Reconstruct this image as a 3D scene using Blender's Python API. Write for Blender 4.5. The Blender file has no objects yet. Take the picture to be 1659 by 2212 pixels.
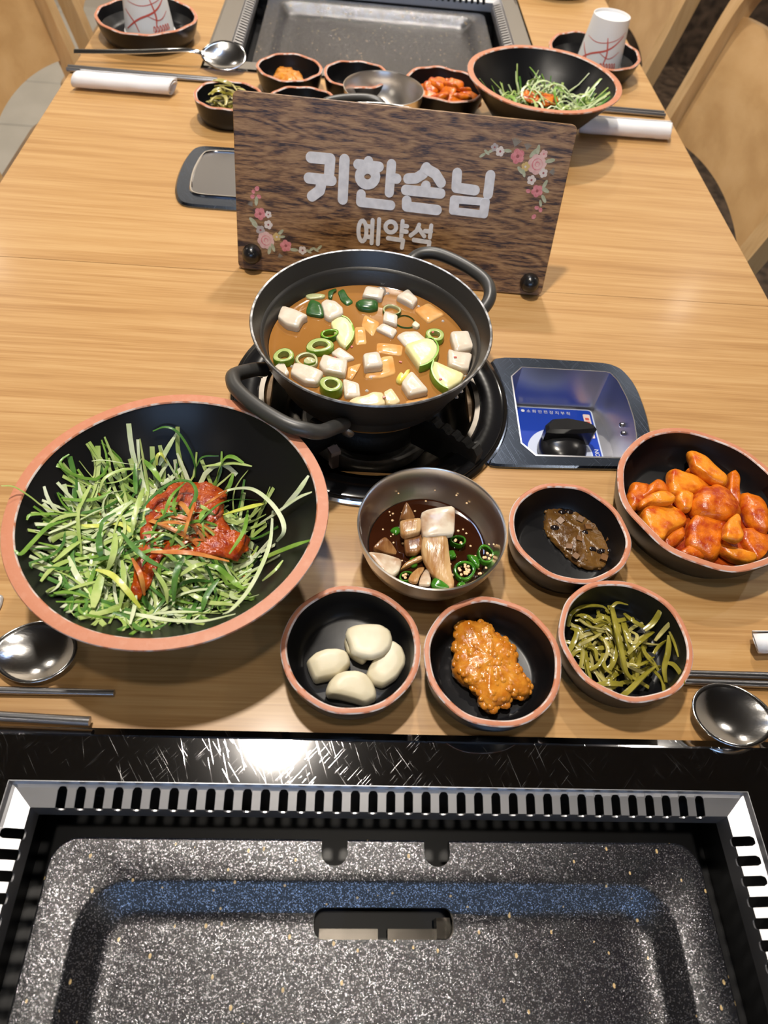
import bpy, bmesh, math, random
from mathutils import Vector, Matrix, noise
sc = bpy.context.scene
col = sc.collection
PI = math.pi
TZ = 0.73                       # height of the table top above the floor
# ---------------------------------------------------------------- camera
cam = bpy.data.cameras.new('camera'); co = bpy.data.objects.new('camera', cam); col.objects.link(co)
cam.sensor_fit = 'AUTO'; cam.sensor_width = 36.0; cam.lens = 23.924
RX = Vector((0.9969, -0.0050, 0.0789)).normalized()
BK = -Vector((0.0666, 0.5911, -0.8039)).normalized()
UP = BK.cross(RX).normalized(); RX = UP.cross(BK).normalized()
co.matrix_world = Matrix(((RX.x, UP.x, BK.x, 0), (RX.y, UP.y, BK.y, 0), (RX.z, UP.z, BK.z, TZ + .43), (0, 0, 0, 1)))
cam.clip_start = .01
cam.dof.use_dof = True; cam.dof.focus_distance = .53; cam.dof.aperture_fstop = 8.5
sc.camera = co
# ---------------------------------------------------------------- light
w = bpy.data.worlds.new('sky'); sc.world = w; w.use_nodes = True
bg = w.node_tree.nodes['Background']; bg.inputs[0].default_value = (.40, .62, 1, 1); bg.inputs[1].default_value = 5.5
def lamp(x, y, z, size, power, colr=(1, .86, .68), aim=None, shape='DISK', sy=None):
    l = bpy.data.lights.new('spot', 'AREA'); l.shape = shape; l.size = size
    if sy: l.size_y = sy
    l.energy = power; l.color = colr
    o = bpy.data.objects.new('spot', l); col.objects.link(o); o.location = (x, y, TZ + z)
    if aim: o.rotation_euler = (Vector(aim) + Vector((0, 0, TZ)) - o.location).to_track_quat('-Z', 'Y').to_euler()
    return o
WARM = (1, .91, .79)
for lx, ly, lp in ((-.16, .62, 25), (.16, 1.72, 22), (.16, 2.75, 13), (.0, -.02, 4.5), (1.9, 1.6, 6), (-1.9, 1.9, 6), (1.7, 2.9, 7), (-1.7, 2.9, 7), (1.2, -1.4, 4), (-1.4, -1.4, 4)):  # lamps well off to the sides are added as general fill
    lamp(lx, ly, 1.62, .09, lp, WARM)
for sx in (-1, 1): lamp(sx * .9, 2.65, 1.6, .12, 14, WARM, aim=(sx * .9, 3.45, .7))      # added lamps brightening the far wall, so the far steel reflects it
# daylight tube panel on the ceiling ahead of the table
lamp(-.02, 1.2, 1.64, .16, 3.0, (.45, .62, 1), shape='RECTANGLE', sy=.42)
vs = sc.view_settings
sc.display_settings.display_device = 'sRGB'
vs.view_transform = 'Standard'; vs.look = 'None'; vs.gamma = 1; vs.use_curve_mapping = False; vs.exposure = 0.0

# ---------------------------------------------------------------- materials
def nm(name):
    m = bpy.data.materials.new(name); m.use_nodes = True
    nt = m.node_tree; return m, nt, nt.nodes['Principled BSDF'], nt.nodes, nt.links
def setp(p, **k):
    al = dict(rough='Roughness', metal='Metallic', coat='Coat Weight', coatr='Coat Roughness', spec='Specular IOR Level', sss='Subsurface Weight', trans='Transmission Weight', ior='IOR', aniso='Anisotropic', alpha='Alpha')
    for a, v in k.items(): p.inputs[al[a]].default_value = v
def plain(name, c, c2=None, scale=30., bump=0., bscale=200., stretch=(1, 1, 1), detail=3., lo=.35, hi=.65, sssr=None, **k):
    m, nt, p, N, L = nm(name); p.inputs['Base Color'].default_value = (*c, 1); setp(p, **k)
    if sssr: p.inputs['Subsurface Radius'].default_value = sssr; p.inputs['Subsurface Scale'].default_value = .004
    tc = N.new('ShaderNodeTexCoord'); mp = N.new('ShaderNodeMapping'); mp.inputs['Scale'].default_value = stretch
    L.new(tc.outputs['Object'], mp.inputs['Vector'])
    if c2 is not None:
        t = N.new('ShaderNodeTexNoise'); t.inputs['Scale'].default_value = scale; t.inputs['Detail'].default_value = detail
        L.new(mp.outputs[0], t.inputs['Vector'])
        r = N.new('ShaderNodeValToRGB'); r.color_ramp.elements[0].position = lo; r.color_ramp.elements[1].position = hi
        r.color_ramp.elements[0].color = (*c, 1); r.color_ramp.elements[1].color = (*c2, 1)
        L.new(t.outputs['Fac'], r.inputs[0]); L.new(r.outputs[0], p.inputs['Base Color'])
    if bump:
        t2 = N.new('ShaderNodeTexNoise'); t2.inputs['Scale'].default_value = bscale; t2.inputs['Detail'].default_value = 3
        L.new(mp.outputs[0], t2.inputs['Vector'])
        b = N.new('ShaderNodeBump'); b.inputs['Strength'].default_value = bump; b.inputs['Distance'].default_value = .002
        L.new(t2.outputs['Fac'], b.inputs['Height']); L.new(b.outputs[0], p.inputs['Normal'])
    return m
def wood(name, dark, mid, light, stretch, scale, rough=.35, coat=.25, ring=0., bump=.06, dist=.6):
    """long grain along the axis with the smallest stretch; two noise layers and an optional cathedral figure"""
    m, nt, p, N, L = nm(name); setp(p, rough=rough, coat=coat, coatr=.15)
    tc = N.new('ShaderNodeTexCoord'); mp = N.new('ShaderNodeMapping'); mp.inputs['Scale'].default_value = stretch
    L.new(tc.outputs['Object'], mp.inputs['Vector'])
    a = N.new('ShaderNodeTexNoise'); a.inputs['Scale'].default_value = scale; a.inputs['Detail'].default_value = 5; a.inputs['Roughness'].default_value = .62; a.inputs['Distortion'].default_value = dist
    L.new(mp.outputs[0], a.inputs['Vector'])
    f = N.new('ShaderNodeTexNoise'); f.inputs['Scale'].default_value = scale * 5; f.inputs['Detail'].default_value = 4
    L.new(mp.outputs[0], f.inputs['Vector'])
    mx = N.new('ShaderNodeMath'); mx.operation = 'MULTIPLY_ADD'; mx.inputs[1].default_value = .62; L.new(f.outputs['Fac'], mx.inputs[0]); 
    sub = N.new('ShaderNodeMath'); sub.operation = 'SUBTRACT'; sub.inputs[1].default_value = .31; L.new(a.outputs['Fac'], sub.inputs[0]); L.new(sub.outputs[0], mx.inputs[2])
    src = mx.outputs[0]
    if ring:
        mp2 = N.new('ShaderNodeMapping'); mp2.inputs['Scale'].default_value = (stretch[0] * .8, stretch[1] * .55, stretch[2]); L.new(tc.outputs['Object'], mp2.inputs['Vector'])
        g = N.new('ShaderNodeTexNoise'); g.inputs['Scale'].default_value = scale * .35; g.inputs['Detail'].default_value = 1; L.new(mp2.outputs[0], g.inputs['Vector'])
        q = N.new('ShaderNodeMath'); q.operation = 'MULTIPLY'; q.inputs[1].default_value = 60; L.new(g.outputs['Fac'], q.inputs[0])
        s = N.new('ShaderNodeMath'); s.operation = 'SINE'; L.new(q.outputs[0], s.inputs[0])
        s2 = N.new('ShaderNodeMath'); s2.operation = 'MULTIPLY_ADD'; s2.inputs[1].default_value = ring; L.new(s.outputs[0], s2.inputs[0]); L.new(src, s2.inputs[2]); src = s2.outputs[0]
    r = N.new('ShaderNodeValToRGB'); e = r.color_ramp.elements; e[0].position = .30; e[1].position = .70; e[0].color = (*dark, 1); e[1].color = (*light, 1)
    x = e.new(.48); x.color = (*mid, 1)
    L.new(src, r.inputs[0]); L.new(r.outputs[0], p.inputs['Base Color'])
    b = N.new('ShaderNodeBump'); b.inputs['Strength'].default_value = bump; b.inputs['Distance'].default_value = .001; L.new(src, b.inputs['Height']); L.new(b.outputs[0], p.inputs['Normal'])
    return m
def scratched(name, c, rough, scr=.5):
    m, nt, p, N, L = nm(name); setp(p, metal=1., rough=rough); p.inputs['Base Color'].default_value = (*c, 1)
    tc = N.new('ShaderNodeTexCoord'); tot = None
    for ang, st, sc_ in ((.95, (9, 900, 1), 1.), (1.25, (6, 800, 1), .9), (2.3, (12, 1100, 1), 1.2)):
        mp = N.new('ShaderNodeMapping'); mp.inputs['Rotation'].default_value = (0, 0, ang); mp.vector_type = 'POINT'; mp.inputs['Scale'].default_value = (1, 1, 1)
        L.new(tc.outputs['Object'], mp.inputs['Vector'])
        mp2 = N.new('ShaderNodeMapping'); mp2.inputs['Scale'].default_value = st; L.new(mp.outputs[0], mp2.inputs['Vector'])
        t = N.new('ShaderNodeTexNoise'); t.inputs['Scale'].default_value = 3 * sc_; t.inputs['Detail'].default_value = 1; t.inputs['Distortion'].default_value = 0; L.new(mp2.outputs[0], t.inputs['Vector'])
        r = N.new('ShaderNodeValToRGB'); r.color_ramp.elements[0].position = .70; r.color_ramp.elements[1].position = .75
        L.new(t.outputs['Fac'], r.inputs[0])
        if tot is None: tot = r.outputs[0]
        else:
            a = N.new('ShaderNodeMath'); a.operation = 'MAXIMUM'; L.new(tot, a.inputs[0]); L.new(r.outputs[0], a.inputs[1]); tot = a.outputs[0]
    mk = N.new('ShaderNodeTexNoise'); mk.inputs['Scale'].default_value = 38; L.new(tc.outputs['Object'], mk.inputs['Vector'])
    mr = N.new('ShaderNodeMapRange'); mr.inputs['From Min'].default_value = .30; mr.inputs['From Max'].default_value = .60; L.new(mk.outputs['Fac'], mr.inputs['Value'])
    mm_ = N.new('ShaderNodeMath'); mm_.operation = 'MULTIPLY'; L.new(tot, mm_.inputs[0]); L.new(mr.outputs[0], mm_.inputs[1]); tot = mm_.outputs[0]
    rr = N.new('ShaderNodeMapRange'); rr.inputs['To Min'].default_value = rough; rr.inputs['To Max'].default_value = min(1, rough + scr); L.new(tot, rr.inputs['Value']); L.new(rr.outputs[0], p.inputs['Roughness'])
    b = N.new('ShaderNodeBump'); b.inputs['Strength'].default_value = .07; b.inputs['Distance'].default_value = .0002; b.invert = True; L.new(tot, b.inputs['Height']); L.new(b.outputs[0], p.inputs['Normal'])
    return m
def speckled(name):
    """non-stick coating: near black with fine glittering grain and sparse gold flecks"""
    m, nt, p, N, L = nm(name); setp(p, rough=.21, spec=.55)
    tc = N.new('ShaderNodeTexCoord')
    v = N.new('ShaderNodeTexVoronoi'); v.inputs['Scale'].default_value = 360; vm = N.new('ShaderNodeMapping'); vm.inputs['Scale'].default_value = (1, .6, 1); vm.inputs['Rotation'].default_value = (0, 0, .3); L.new(tc.outputs['Object'], vm.inputs['Vector']); L.new(vm.outputs[0], v.inputs['Vector'])
    s = N.new('ShaderNodeSeparateColor'); L.new(v.outputs['Color'], s.inputs[0])
    th = N.new('ShaderNodeMath'); th.operation = 'GREATER_THAN'; th.inputs[1].default_value = .955; L.new(s.outputs[0], th.inputs[0])
    ds = N.new('ShaderNodeMath'); ds.operation = 'LESS_THAN'; ds.inputs[1].default_value = .27; L.new(v.outputs['Distance'], ds.inputs[0])
    an = N.new('ShaderNodeMath'); an.operation = 'MULTIPLY'; L.new(th.outputs[0], an.inputs[0]); L.new(ds.outputs[0], an.inputs[1])
    v2 = N.new('ShaderNodeTexVoronoi'); v2.inputs['Scale'].default_value = 2800; L.new(tc.outputs['Object'], v2.inputs['Vector'])
    s2 = N.new('ShaderNodeSeparateColor'); L.new(v2.outputs['Color'], s2.inputs[0])
    th2 = N.new('ShaderNodeMath'); th2.operation = 'GREATER_THAN'; th2.inputs[1].default_value = .90; L.new(s2.outputs[1], th2.inputs[0])
    c1 = N.new('ShaderNodeMix'); c1.data_type = 'RGBA'; c1.inputs['A'].default_value = (.007, .007, .009, 1); c1.inputs['B'].default_value = (.52, .52, .56, 1); L.new(th2.outputs[0], c1.inputs['Factor'])
    c2 = N.new('ShaderNodeMix'); c2.data_type = 'RGBA'; c2.inputs['B'].default_value = (.50, .36, .17, 1); L.new(c1.outputs['Result'], c2.inputs['A']); L.new(an.outputs[0], c2.inputs['Factor'])
    L.new(c2.outputs['Result'], p.inputs['Base Color'])
    mt_ = N.new('ShaderNodeMath'); mt_.operation = 'MULTIPLY'; mt_.inputs[1].default_value = .92; L.new(th2.outputs[0], mt_.inputs[0]); L.new(mt_.outputs[0], p.inputs['Metallic'])
    n = N.new('ShaderNodeTexNoise'); n.inputs['Scale'].default_value = 2000; n.inputs['Detail'].default_value = 2; L.new(tc.outputs['Object'], n.inputs['Vector'])
    b = N.new('ShaderNodeBump'); b.inputs['Strength'].default_value = .45; b.inputs['Distance'].default_value = .0004; L.new(n.outputs['Fac'], b.inputs['Height']); L.new(b.outputs[0], p.inputs['Normal'])
    return m
MT = {}
MT['table'] = wood('oak_laminate', (.370, .192, .062), (.452, .252, .090), (.525, .318, .130), (1.1, 46, 1), 2.2, rough=.40, coat=.06, ring=.045)
MT['edge'] = wood('laminate_edge', (.30, .14, .04), (.42, .21, .07), (.5, .27, .1), (1.1, 26, 26), 2.2)
MT['chair'] = wood('birch_ply', (.46, .27, .11), (.55, .34, .15), (.62, .40, .19), (3, 1.2, 2.0), 2.0, rough=.4, coat=.3, ring=.07, dist=1.5)
MT['chairsolid'] = wood('beech', (.48, .30, .13), (.56, .36, .17), (.62, .42, .21), (14, 14, 1.2), 2.0, rough=.38, coat=.3)
MT['board'] = wood('walnut_board', (.030, .012, .005), (.20, .102, .040), (.36, .21, .092), (14, 110, 14), 2.0, rough=.45, coat=.10, ring=.09, dist=1.4)
MT['glaze'] = plain('black_glaze', (.005, .005, .006), rough=.33, spec=.34, bump=.03, bscale=60)
MT['glazeout'] = plain('black_glaze_outside', (.012, .011, .010), rough=.42, spec=.5, bump=.04, bscale=120)
MT['rim'] = plain('worn_terracotta', (.50, .190, .100), (.54, .235, .14), scale=190, bump=.06, bscale=500, rough=.5, lo=.5, hi=.8)
MT['rimedge'] = plain('rim_edge', (.50, .19, .10), (.66, .58, .55), scale=120, rough=.5, lo=.42, hi=.58)
MT['steel'] = plain('polished_steel', (.80, .75, .70), metal=1., rough=.28, bump=.02, bscale=90)
MT['spoon'] = plain('spoon_steel', (.70, .69, .68), metal=1., rough=.15, bump=.03, bscale=300, stretch=(1, 3, 1))
MT['stick'] = plain('chopstick_steel', (.36, .36, .38), metal=1., rough=.28, bump=.03, bscale=500)
MT['frame'] = scratched('scratched_steel', (.46, .46, .47), .055, .20)
MT['vent'] = plain('vent_steel', (.50, .50, .52), metal=1., rough=.40, bump=.02, bscale=300)
MT['panel'] = scratched('panel_steel', (.13, .16, .22), .24, .3)
MT['recess'] = plain('recess_steel', (.50, .50, .53), metal=1., rough=.36, bump=.03, bscale=80)
MT['wornsteel'] = plain('worn_steel', (.36, .35, .33), (.56, .54, .50), scale=60, metal=.55, rough=.42, bump=.05, bscale=200)
MT['darkwell'] = plain('well_black', (.010, .010, .011), rough=.45)
MT['speckle'] = speckled('stone_coating')
MT['pot'] = plain('pot_coating', (.020, .019, .018), rough=.36, spec=.55, bump=.05, bscale=400)
MT['handle'] = plain('handle_coating', (.040, .039, .037), rough=.38, spec=.55)
MT['worn'] = plain('worn_aluminium', (.12, .12, .12), (.40, .40, .41), scale=150, metal=.8, rough=.35, lo=.40, hi=.7)
MT['enamel'] = plain('black_enamel', (.008, .008, .009), rough=.12, spec=.6)
MT['chrome'] = plain('chrome', (.70, .70, .72), metal=1., rough=.08)
MT['darkchrome'] = plain('burnt_chrome', (.07, .063, .055), (.16, .145, .125), scale=25, metal=1., rough=.22)
MT['iron'] = plain('cast_iron', (.012, .012, .012), rough=.55, bump=.3, bscale=300)
MT['rubber'] = plain('black_plastic', (.010, .010, .011), rough=.24, spec=.55)
MT['blue'] = plain('blue_label', (.010, .050, .42), rough=.3)
MT['white'] = plain('white_print', (.72, .74, .80), rough=.45)
MT['palelabel'] = plain('pale_label', (.55, .62, .80), rough=.35)
MT['pinklabel'] = plain('pink_label', (.74, .60, .68), rough=.35)
MT['orange'] = plain('orange_label', (.75, .14, .02), rough=.35)
MT['sticker'] = plain('sticker', (.78, .62, .58), rough=.4)
MT['letter'] = plain('letter_print', (.62, .63, .68), (.74, .75, .80), scale=130, rough=.6)
MT['paper'] = plain('paper', (.80, .79, .80), bump=.12, bscale=180, rough=.75)
MT['cup'] = plain('cup_paper', (.78, .78, .78), rough=.5)
MT['red'] = plain('red_print', (.62, .10, .07), rough=.5)
MT['film'] = plain('clear_film', (.62, .58, .54), rough=.2, spec=.6, trans=.5, bump=.2, bscale=120)
MT['broth'] = plain('broth', (.28, .120, .026), (.34, .155, .040), scale=18, rough=.07, spec=.55, bump=.04, bscale=45)
MT['radish'] = plain('radish', (.62, .53, .42), (.70, .64, .55), scale=60, rough=.22, sss=.25, sssr=(1, .7, .4), bump=.12, bscale=200)
MT['sunken'] = plain('radish_in_broth', (.62, .28, .07), (.74, .46, .19), scale=45, rough=.12, sss=.2, sssr=(1, .6, .3))
MT['radishyellow'] = plain('radish_yellowish', (.72, .58, .33), (.78, .66, .42), scale=60, rough=.22, sss=.25, sssr=(1, .7, .4), bump=.1, bscale=200)
MT['zucflesh'] = plain('zucchini_flesh', (.72, .66, .32), (.76, .72, .42), scale=70, rough=.28, sss=.2, sssr=(1, .8, .4), bump=.08, bscale=260)
MT['zucskin'] = plain('zucchini_skin', (.16, .36, .03), (.30, .50, .06), scale=80, rough=.3)
MT['leek'] = plain('leek_flesh', (.34, .44, .13), (.46, .53, .22), scale=150, rough=.16, sss=.15, sssr=(.7, 1, .3))
MT['leekskin'] = plain('leek_skin', (.13, .29, .015), (.20, .38, .03), scale=90, rough=.2)
MT['leekdark'] = plain('leek_dark', (.018, .075, .018), (.04, .12, .025), scale=90, rough=.25)
MT['leekpale'] = plain('leek_pale', (.40, .42, .20), (.5, .52, .3), scale=90, rough=.2, sss=.2, sssr=(.8, 1, .4))
MT['yellow'] = plain('yellow_sprout', (.75, .62, .06), (.72, .66, .25), scale=150, rough=.25)
MT['chiliflake'] = plain('chili_flake', (.42, .03, .01), rough=.3)
MT['soy'] = plain('soy_sauce', (.030, .008, .003), rough=.05, spec=.6, bump=.03, bscale=60)
MT['onion0'] = plain('onion_white', (.36, .18, .08), (.66, .58, .46), scale=60, rough=.2, sss=.2, sssr=(1, .8, .5), lo=.3, hi=.55)
MT['onion1'] = plain('onion_tan', (.34, .16, .05), (.56, .37, .18), scale=40, stretch=(5, 1, 1), bump=.2, bscale=120, rough=.24, sss=.15, sssr=(1, .7, .4))
MT['onion2'] = plain('onion_brown', (.15, .055, .016), (.40, .21, .08), scale=40, stretch=(4, 1, 1), bump=.15, bscale=120, rough=.22)
MT['chili'] = plain('green_chili', (.022, .12, .008), (.06, .22, .015), scale=90, rough=.12, spec=.6)
MT['seed'] = plain('seed', (.66, .42, .20), (.75, .55, .32), scale=300, rough=.35)
MT['kimchi'] = plain('radish_kimchi', (.36, .034, .004), (.68, .17, .008), scale=85, rough=.27, spec=.4, sss=.03, sssr=(1, .4, .1), bump=.35, bscale=240, detail=6, lo=.35, hi=.56)
MT['kimchi2'] = plain('radish_kimchi_pale', (.46, .050, .004), (.78, .26, .016), scale=75, rough=.27, spec=.4, sss=.03, sssr=(1, .4, .1), bump=.3, bscale=240, detail=6, lo=.30, hi=.50)
MT['chilisauce'] = plain('chili_sauce', (.24, .018, .003), (.44, .075, .006), scale=150, rough=.16, spec=.45, bump=.5, bscale=340)
MT['garlic'] = plain('garlic', (.66, .59, .41), (.74, .68, .52), scale=40, rough=.4, sss=.15, sssr=(1, .8, .5), bump=.06, bscale=120)
MT['soypaste'] = plain('seasoned_paste', (.50, .155, .012), (.66, .27, .03), scale=150, rough=.17, spec=.55, bump=.2, bscale=420, sss=.1, sssr=(1, .5, .2))
MT['beansauce'] = plain('bean_sauce', (.085, .036, .008), (.16, .078, .018), scale=90, rough=.26, spec=.4, bump=.3, bscale=260)
MT['mushroom'] = plain('sauce_cube', (.15, .068, .022), (.22, .105, .036), scale=120, rough=.4, spec=.3)
MT['bean'] = plain('black_bean', (.015, .010, .010), rough=.1, spec=.6)
MT['pickle'] = plain('pickled_pepper', (.19, .165, .016), (.34, .29, .050), scale=60, rough=.18, spec=.55, sss=.15, sssr=(.8, 1, .2))
MT['picklepale'] = plain('pickled_pepper_pale', (.34, .30, .09), (.46, .40, .15), scale=60, rough=.2, spec=.55)
SH = {'wh': ((.48, .57, .30), (.64, .69, .50)), 'wg': ((.42, .53, .24), (.58, .65, .42)), 'pl': ((.30, .43, .10), (.46, .55, .21)), 'gr': ((.12, .27, .030), (.24, .40, .07)), 'dg': ((.045, .14, .024), (.09, .22, .038)), 'ye': ((.50, .55, .07), (.60, .64, .16)), 'or': ((.42, .085, .012), (.60, .27, .07))}
for k, (a, b) in SH.items(): MT['sh' + k] = plain('scallion_' + {'wh': 'white', 'wg': 'white_green', 'pl': 'pale_green', 'gr': 'green', 'dg': 'dark_green', 'ye': 'yellow_green', 'or': 'sauce_stained'}[k], a, b, scale=70, rough=.3, bump=.15, bscale=200, stretch=(1, 1, 1))
MT['wall'] = plain('wall_paint', (.50, .45, .38), rough=.8)
MT['ceil'] = plain('ceiling_paint', (.030, .028, .027), rough=.8)
MT['tile'] = plain('floor_tile', (.35, .325, .28), (.40, .37, .32), scale=7, rough=.4)
MT['grout'] = plain('grout', (.20, .19, .17), rough=.8)
MT['darkfloor'] = plain('dark_floor', (.020, .012, .007), (.085, .055, .035), scale=28, rough=.5, detail=6)
MT['whitemetal'] = plain('window_frame', (.6, .6, .62), rough=.4)
m, nt, p, N, L = nm('window_glass'); MT['glass'] = m
tb = N.new('ShaderNodeBsdfTransparent'); gl = N.new('ShaderNodeBsdfGlossy'); gl.inputs['Roughness'].default_value = .03; mxs = N.new('ShaderNodeMixShader'); mxs.inputs[0].default_value = .08
L.new(tb.outputs[0], mxs.inputs[1]); L.new(gl.outputs[0], mxs.inputs[2]); L.new(mxs.outputs[0], N['Material Output'].inputs['Surface'])

# ---------------------------------------------------------------- mesh helpers
def T(a, k=1e-4): return tuple(v * k for v in a)
class MB:
    def __init__(s): s.v = []; s.f = []; s.m = []; s.mi = 0
    def add(s, vs, fs):
        b = len(s.v); s.v += [tuple(v) for v in vs]; s.f += [tuple(i + b for i in f) for f in fs]; s.m += [s.mi] * len(fs)
    def box(s, c, d, rz=0., rot=None):
        M = rot or Matrix.Rotation(rz, 3, 'Z'); c = Vector(c)
        vs = [c + M @ Vector((x * d[0] / 2, y * d[1] / 2, z * d[2] / 2)) for x in (-1, 1) for y in (-1, 1) for z in (-1, 1)]
        s.add(vs, [(0, 1, 3, 2), (4, 6, 7, 5), (0, 4, 5, 1), (2, 3, 7, 6), (0, 2, 6, 4), (1, 5, 7, 3)])
    def lathe(s, prof, n=64, wob=None, c=(0, 0, 0)):
        rings = []; vs = []; fs = []
        for r, z in prof:
            if r < 1e-6: rings.append([len(vs)]); vs.append((c[0], c[1], c[2] + z)); continue
            ids = []
            for i in range(n):
                t = 2 * PI * i / n; k, dz = wob(t, r, z) if wob else (1, 0)
                ids.append(len(vs)); vs.append((c[0] + r * k * math.cos(t), c[1] + r * k * math.sin(t), c[2] + z + dz))
            rings.append(ids)
        for a, b in zip(rings, rings[1:]):
            if len(a) == 1 and len(b) == 1: continue
            for i in range(n):
                j = (i + 1) % n
                if len(a) == 1: fs.append((a[0], b[i], b[j]))
                elif len(b) == 1: fs.append((a[i], b[0], a[j]))
                else: fs.append((a[i], b[i], b[j], a[j]))
        s.add(vs, fs)
    def tube(s, pts, rad, n=8, flat=1., nrm=None, twist=0., cap=True, closed=False):
        """swept elliptical section: rad number or per point, flat = thickness/width, nrm = preferred thickness direction"""
        P = [Vector(p) for p in pts]; m = len(P); vs = []; fs = []
        R = rad if isinstance(rad, (list, tuple)) else [rad] * m
        up = Vector(nrm) if nrm else Vector((0, 0, 1))
        for i, p in enumerate(P):
            if closed: d = P[(i + 1) % m] - P[i - 1]
            else: d = P[min(i + 1, m - 1)] - P[max(i - 1, 0)]
            d = d.normalized() if d.length > 1e-9 else Vector((1, 0, 0))
            sd = d.cross(up)
            if sd.length < 1e-4: sd = d.cross(Vector((.3, .9, .2)))
            sd.normalize(); nn = sd.cross(d).normalized(); up = nn if not nrm else up
            tw = twist * i / max(1, m - 1); a, b = math.cos(tw) * sd + math.sin(tw) * nn, -math.sin(tw) * sd + math.cos(tw) * nn
            for k in range(n):
                t = 2 * PI * (k + .5) / n; vs.append(p + a * (R[i] * math.cos(t)) + b * (R[i] * flat * math.sin(t)))
        for i in range(m if closed else m - 1):
            for k in range(n):
                a0, a1 = i * n + k, i * n + (k + 1) % n; b0, b1 = ((i + 1) % m) * n + k, ((i + 1) % m) * n + (k + 1) % n
                fs.append((a0, a1, b1, b0))
        if cap and not closed: fs += [tuple(range(n - 1, -1, -1)), tuple((m - 1) * n + k for k in range(n))]
        s.add(vs, fs)
    def prism(s, out, z0, z1, inset=0., bev=0.):
        """extruded outline (counter-clockwise), optional bevelled top edge"""
        n = len(out); lv = [(0, z0), (0, z1 - bev), (bev, z1)] if bev else [(0, z0), (0, z1)]
        vs = []; fs = []
        for d, z in lv:
            o = offset(out, d) if d else out
            vs += [(x, y, z) for x, y in o]
        for l in range(len(lv) - 1):
            for i in range(n): j = (i + 1) % n; fs.append((l * n + i, l * n + j, (l + 1) * n + j, (l + 1) * n + i))
        fs += [tuple(range(n - 1, -1, -1)), tuple((len(lv) - 1) * n + i for i in range(n))]
        s.add(vs, fs)
    def pillow(s, out, z0, t, prof, n=36, chk=(2, .18), amp=0., fr=120., seed=0., dome=0., tilt=(0, 0)):
        o = resample(chaikin(ccw(out), *chk), n); cx = sum(p[0] for p in o) / n; cy = sum(p[1] for p in o) / n
        vs = []; fs = []; sv = Vector((seed * 3.1, seed * 1.7, seed))
        for k, z in prof:
            for x, y in o:
                X, Y = cx + (x - cx) * k, cy + (y - cy) * k; zz = z0 + t * z + dome * (1 - k * k) * (1 if z > .5 else 0) + (X - cx) * tilt[0] + (Y - cy) * tilt[1]
                if amp:
                    q = Vector((X, Y, zz)) * fr + sv; d = noise.noise_vector(q); X += d.x * amp * (.3 + .7 * k); Y += d.y * amp * (.3 + .7 * k); zz += d.z * amp * (1 if z > .3 else .2)
                vs.append((X, Y, zz))
        m = len(prof)
        for l in range(m - 1):
            for i in range(n): j = (i + 1) % n; fs.append((l * n + i, l * n + j, (l + 1) * n + j, (l + 1) * n + i))
        fs += [tuple(range(n - 1, -1, -1)), tuple((m - 1) * n + i for i in range(n))]
        s.add(vs, fs)
    def mesh(s, name, mats, smooth=True, angle=40, org=None):
        me = bpy.data.meshes.new(name); o = Vector(org) if org else Vector((0, 0, 0))
        me.from_pydata([tuple(Vector(v) - o) for v in s.v], [], s.f)
        for mt in (mats if isinstance(mats, (list, tuple)) else [mats]): me.materials.append(mt)
        if max(s.m, default=0): me.polygons.foreach_set('material_index', s.m)
        if smooth: me.shade_smooth(); me.set_sharp_from_angle(angle=math.radians(angle))
        me.update(); return me
    def build(s, name, mats, parent=None, smooth=True, angle=40, loc=None, origin=None):
        """ONE object; loc places it, origin only re-bases the vertices so the object sits at that point"""
        me = s.mesh(name, mats, smooth, angle, origin); ob = bpy.data.objects.new(name, me); col.objects.link(ob)
        if parent: ob.parent = parent
        if origin: ob.location = (origin[0], origin[1], origin[2] + (0 if parent else TZ))
        elif loc: ob.location = loc
        elif not parent: ob.location = (0, 0, TZ)
        return ob
def ccw(o):
    a = sum(o[i][0] * o[(i + 1) % len(o)][1] - o[(i + 1) % len(o)][0] * o[i][1] for i in range(len(o)))
    return list(o) if a > 0 else list(reversed(o))
def chaikin(o, it=2, q=.18):
    for _ in range(it):
        r = []
        for i in range(len(o)):
            a, b = o[i], o[(i + 1) % len(o)]
            r += [(a[0] + (b[0] - a[0]) * q, a[1] + (b[1] - a[1]) * q), (b[0] + (a[0] - b[0]) * q, b[1] + (a[1] - b[1]) * q)]
        o = r; q = .25
    return o
def resample(o, n):
    P = [Vector((*p, 0)) for p in o] + [Vector((*o[0], 0))]; L = [0]
    for a, b in zip(P, P[1:]): L.append(L[-1] + (b - a).length)
    r = []; k = 0
    for i in range(n):
        d = L[-1] * i / n
        while L[k + 1] < d: k += 1
        t = (d - L[k]) / max(1e-9, L[k + 1] - L[k]); q = P[k].lerp(P[k + 1], t); r.append((q.x, q.y))
    return r
def offset(o, d):
    n = len(o); r = []
    for i in range(n):
        a, b, c = Vector(o[i - 1]), Vector(o[i]), Vector(o[(i + 1) % n])
        e1 = (b - a).normalized(); e2 = (c - b).normalized(); n1 = Vector((-e1.y, e1.x)); n2 = Vector((-e2.y, e2.x)); k = (n1 + n2)
        k = k / max(.3, k.dot(n1)); r.append((b.x + k.x * d, b.y + k.y * d))
    return r
def rrect(x0, x1, y0, y1, r, n=6):
    o = []
    for cx_, cy_, a in ((x1 - r, y0 + r, -PI / 2), (x1 - r, y1 - r, 0), (x0 + r, y1 - r, PI / 2), (x0 + r, y0 + r, PI)):
        for i in range(n + 1): t = a + PI / 2 * i / n; o.append((cx_ + r * math.cos(t), cy_ + r * math.sin(t)))
    return o
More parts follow.
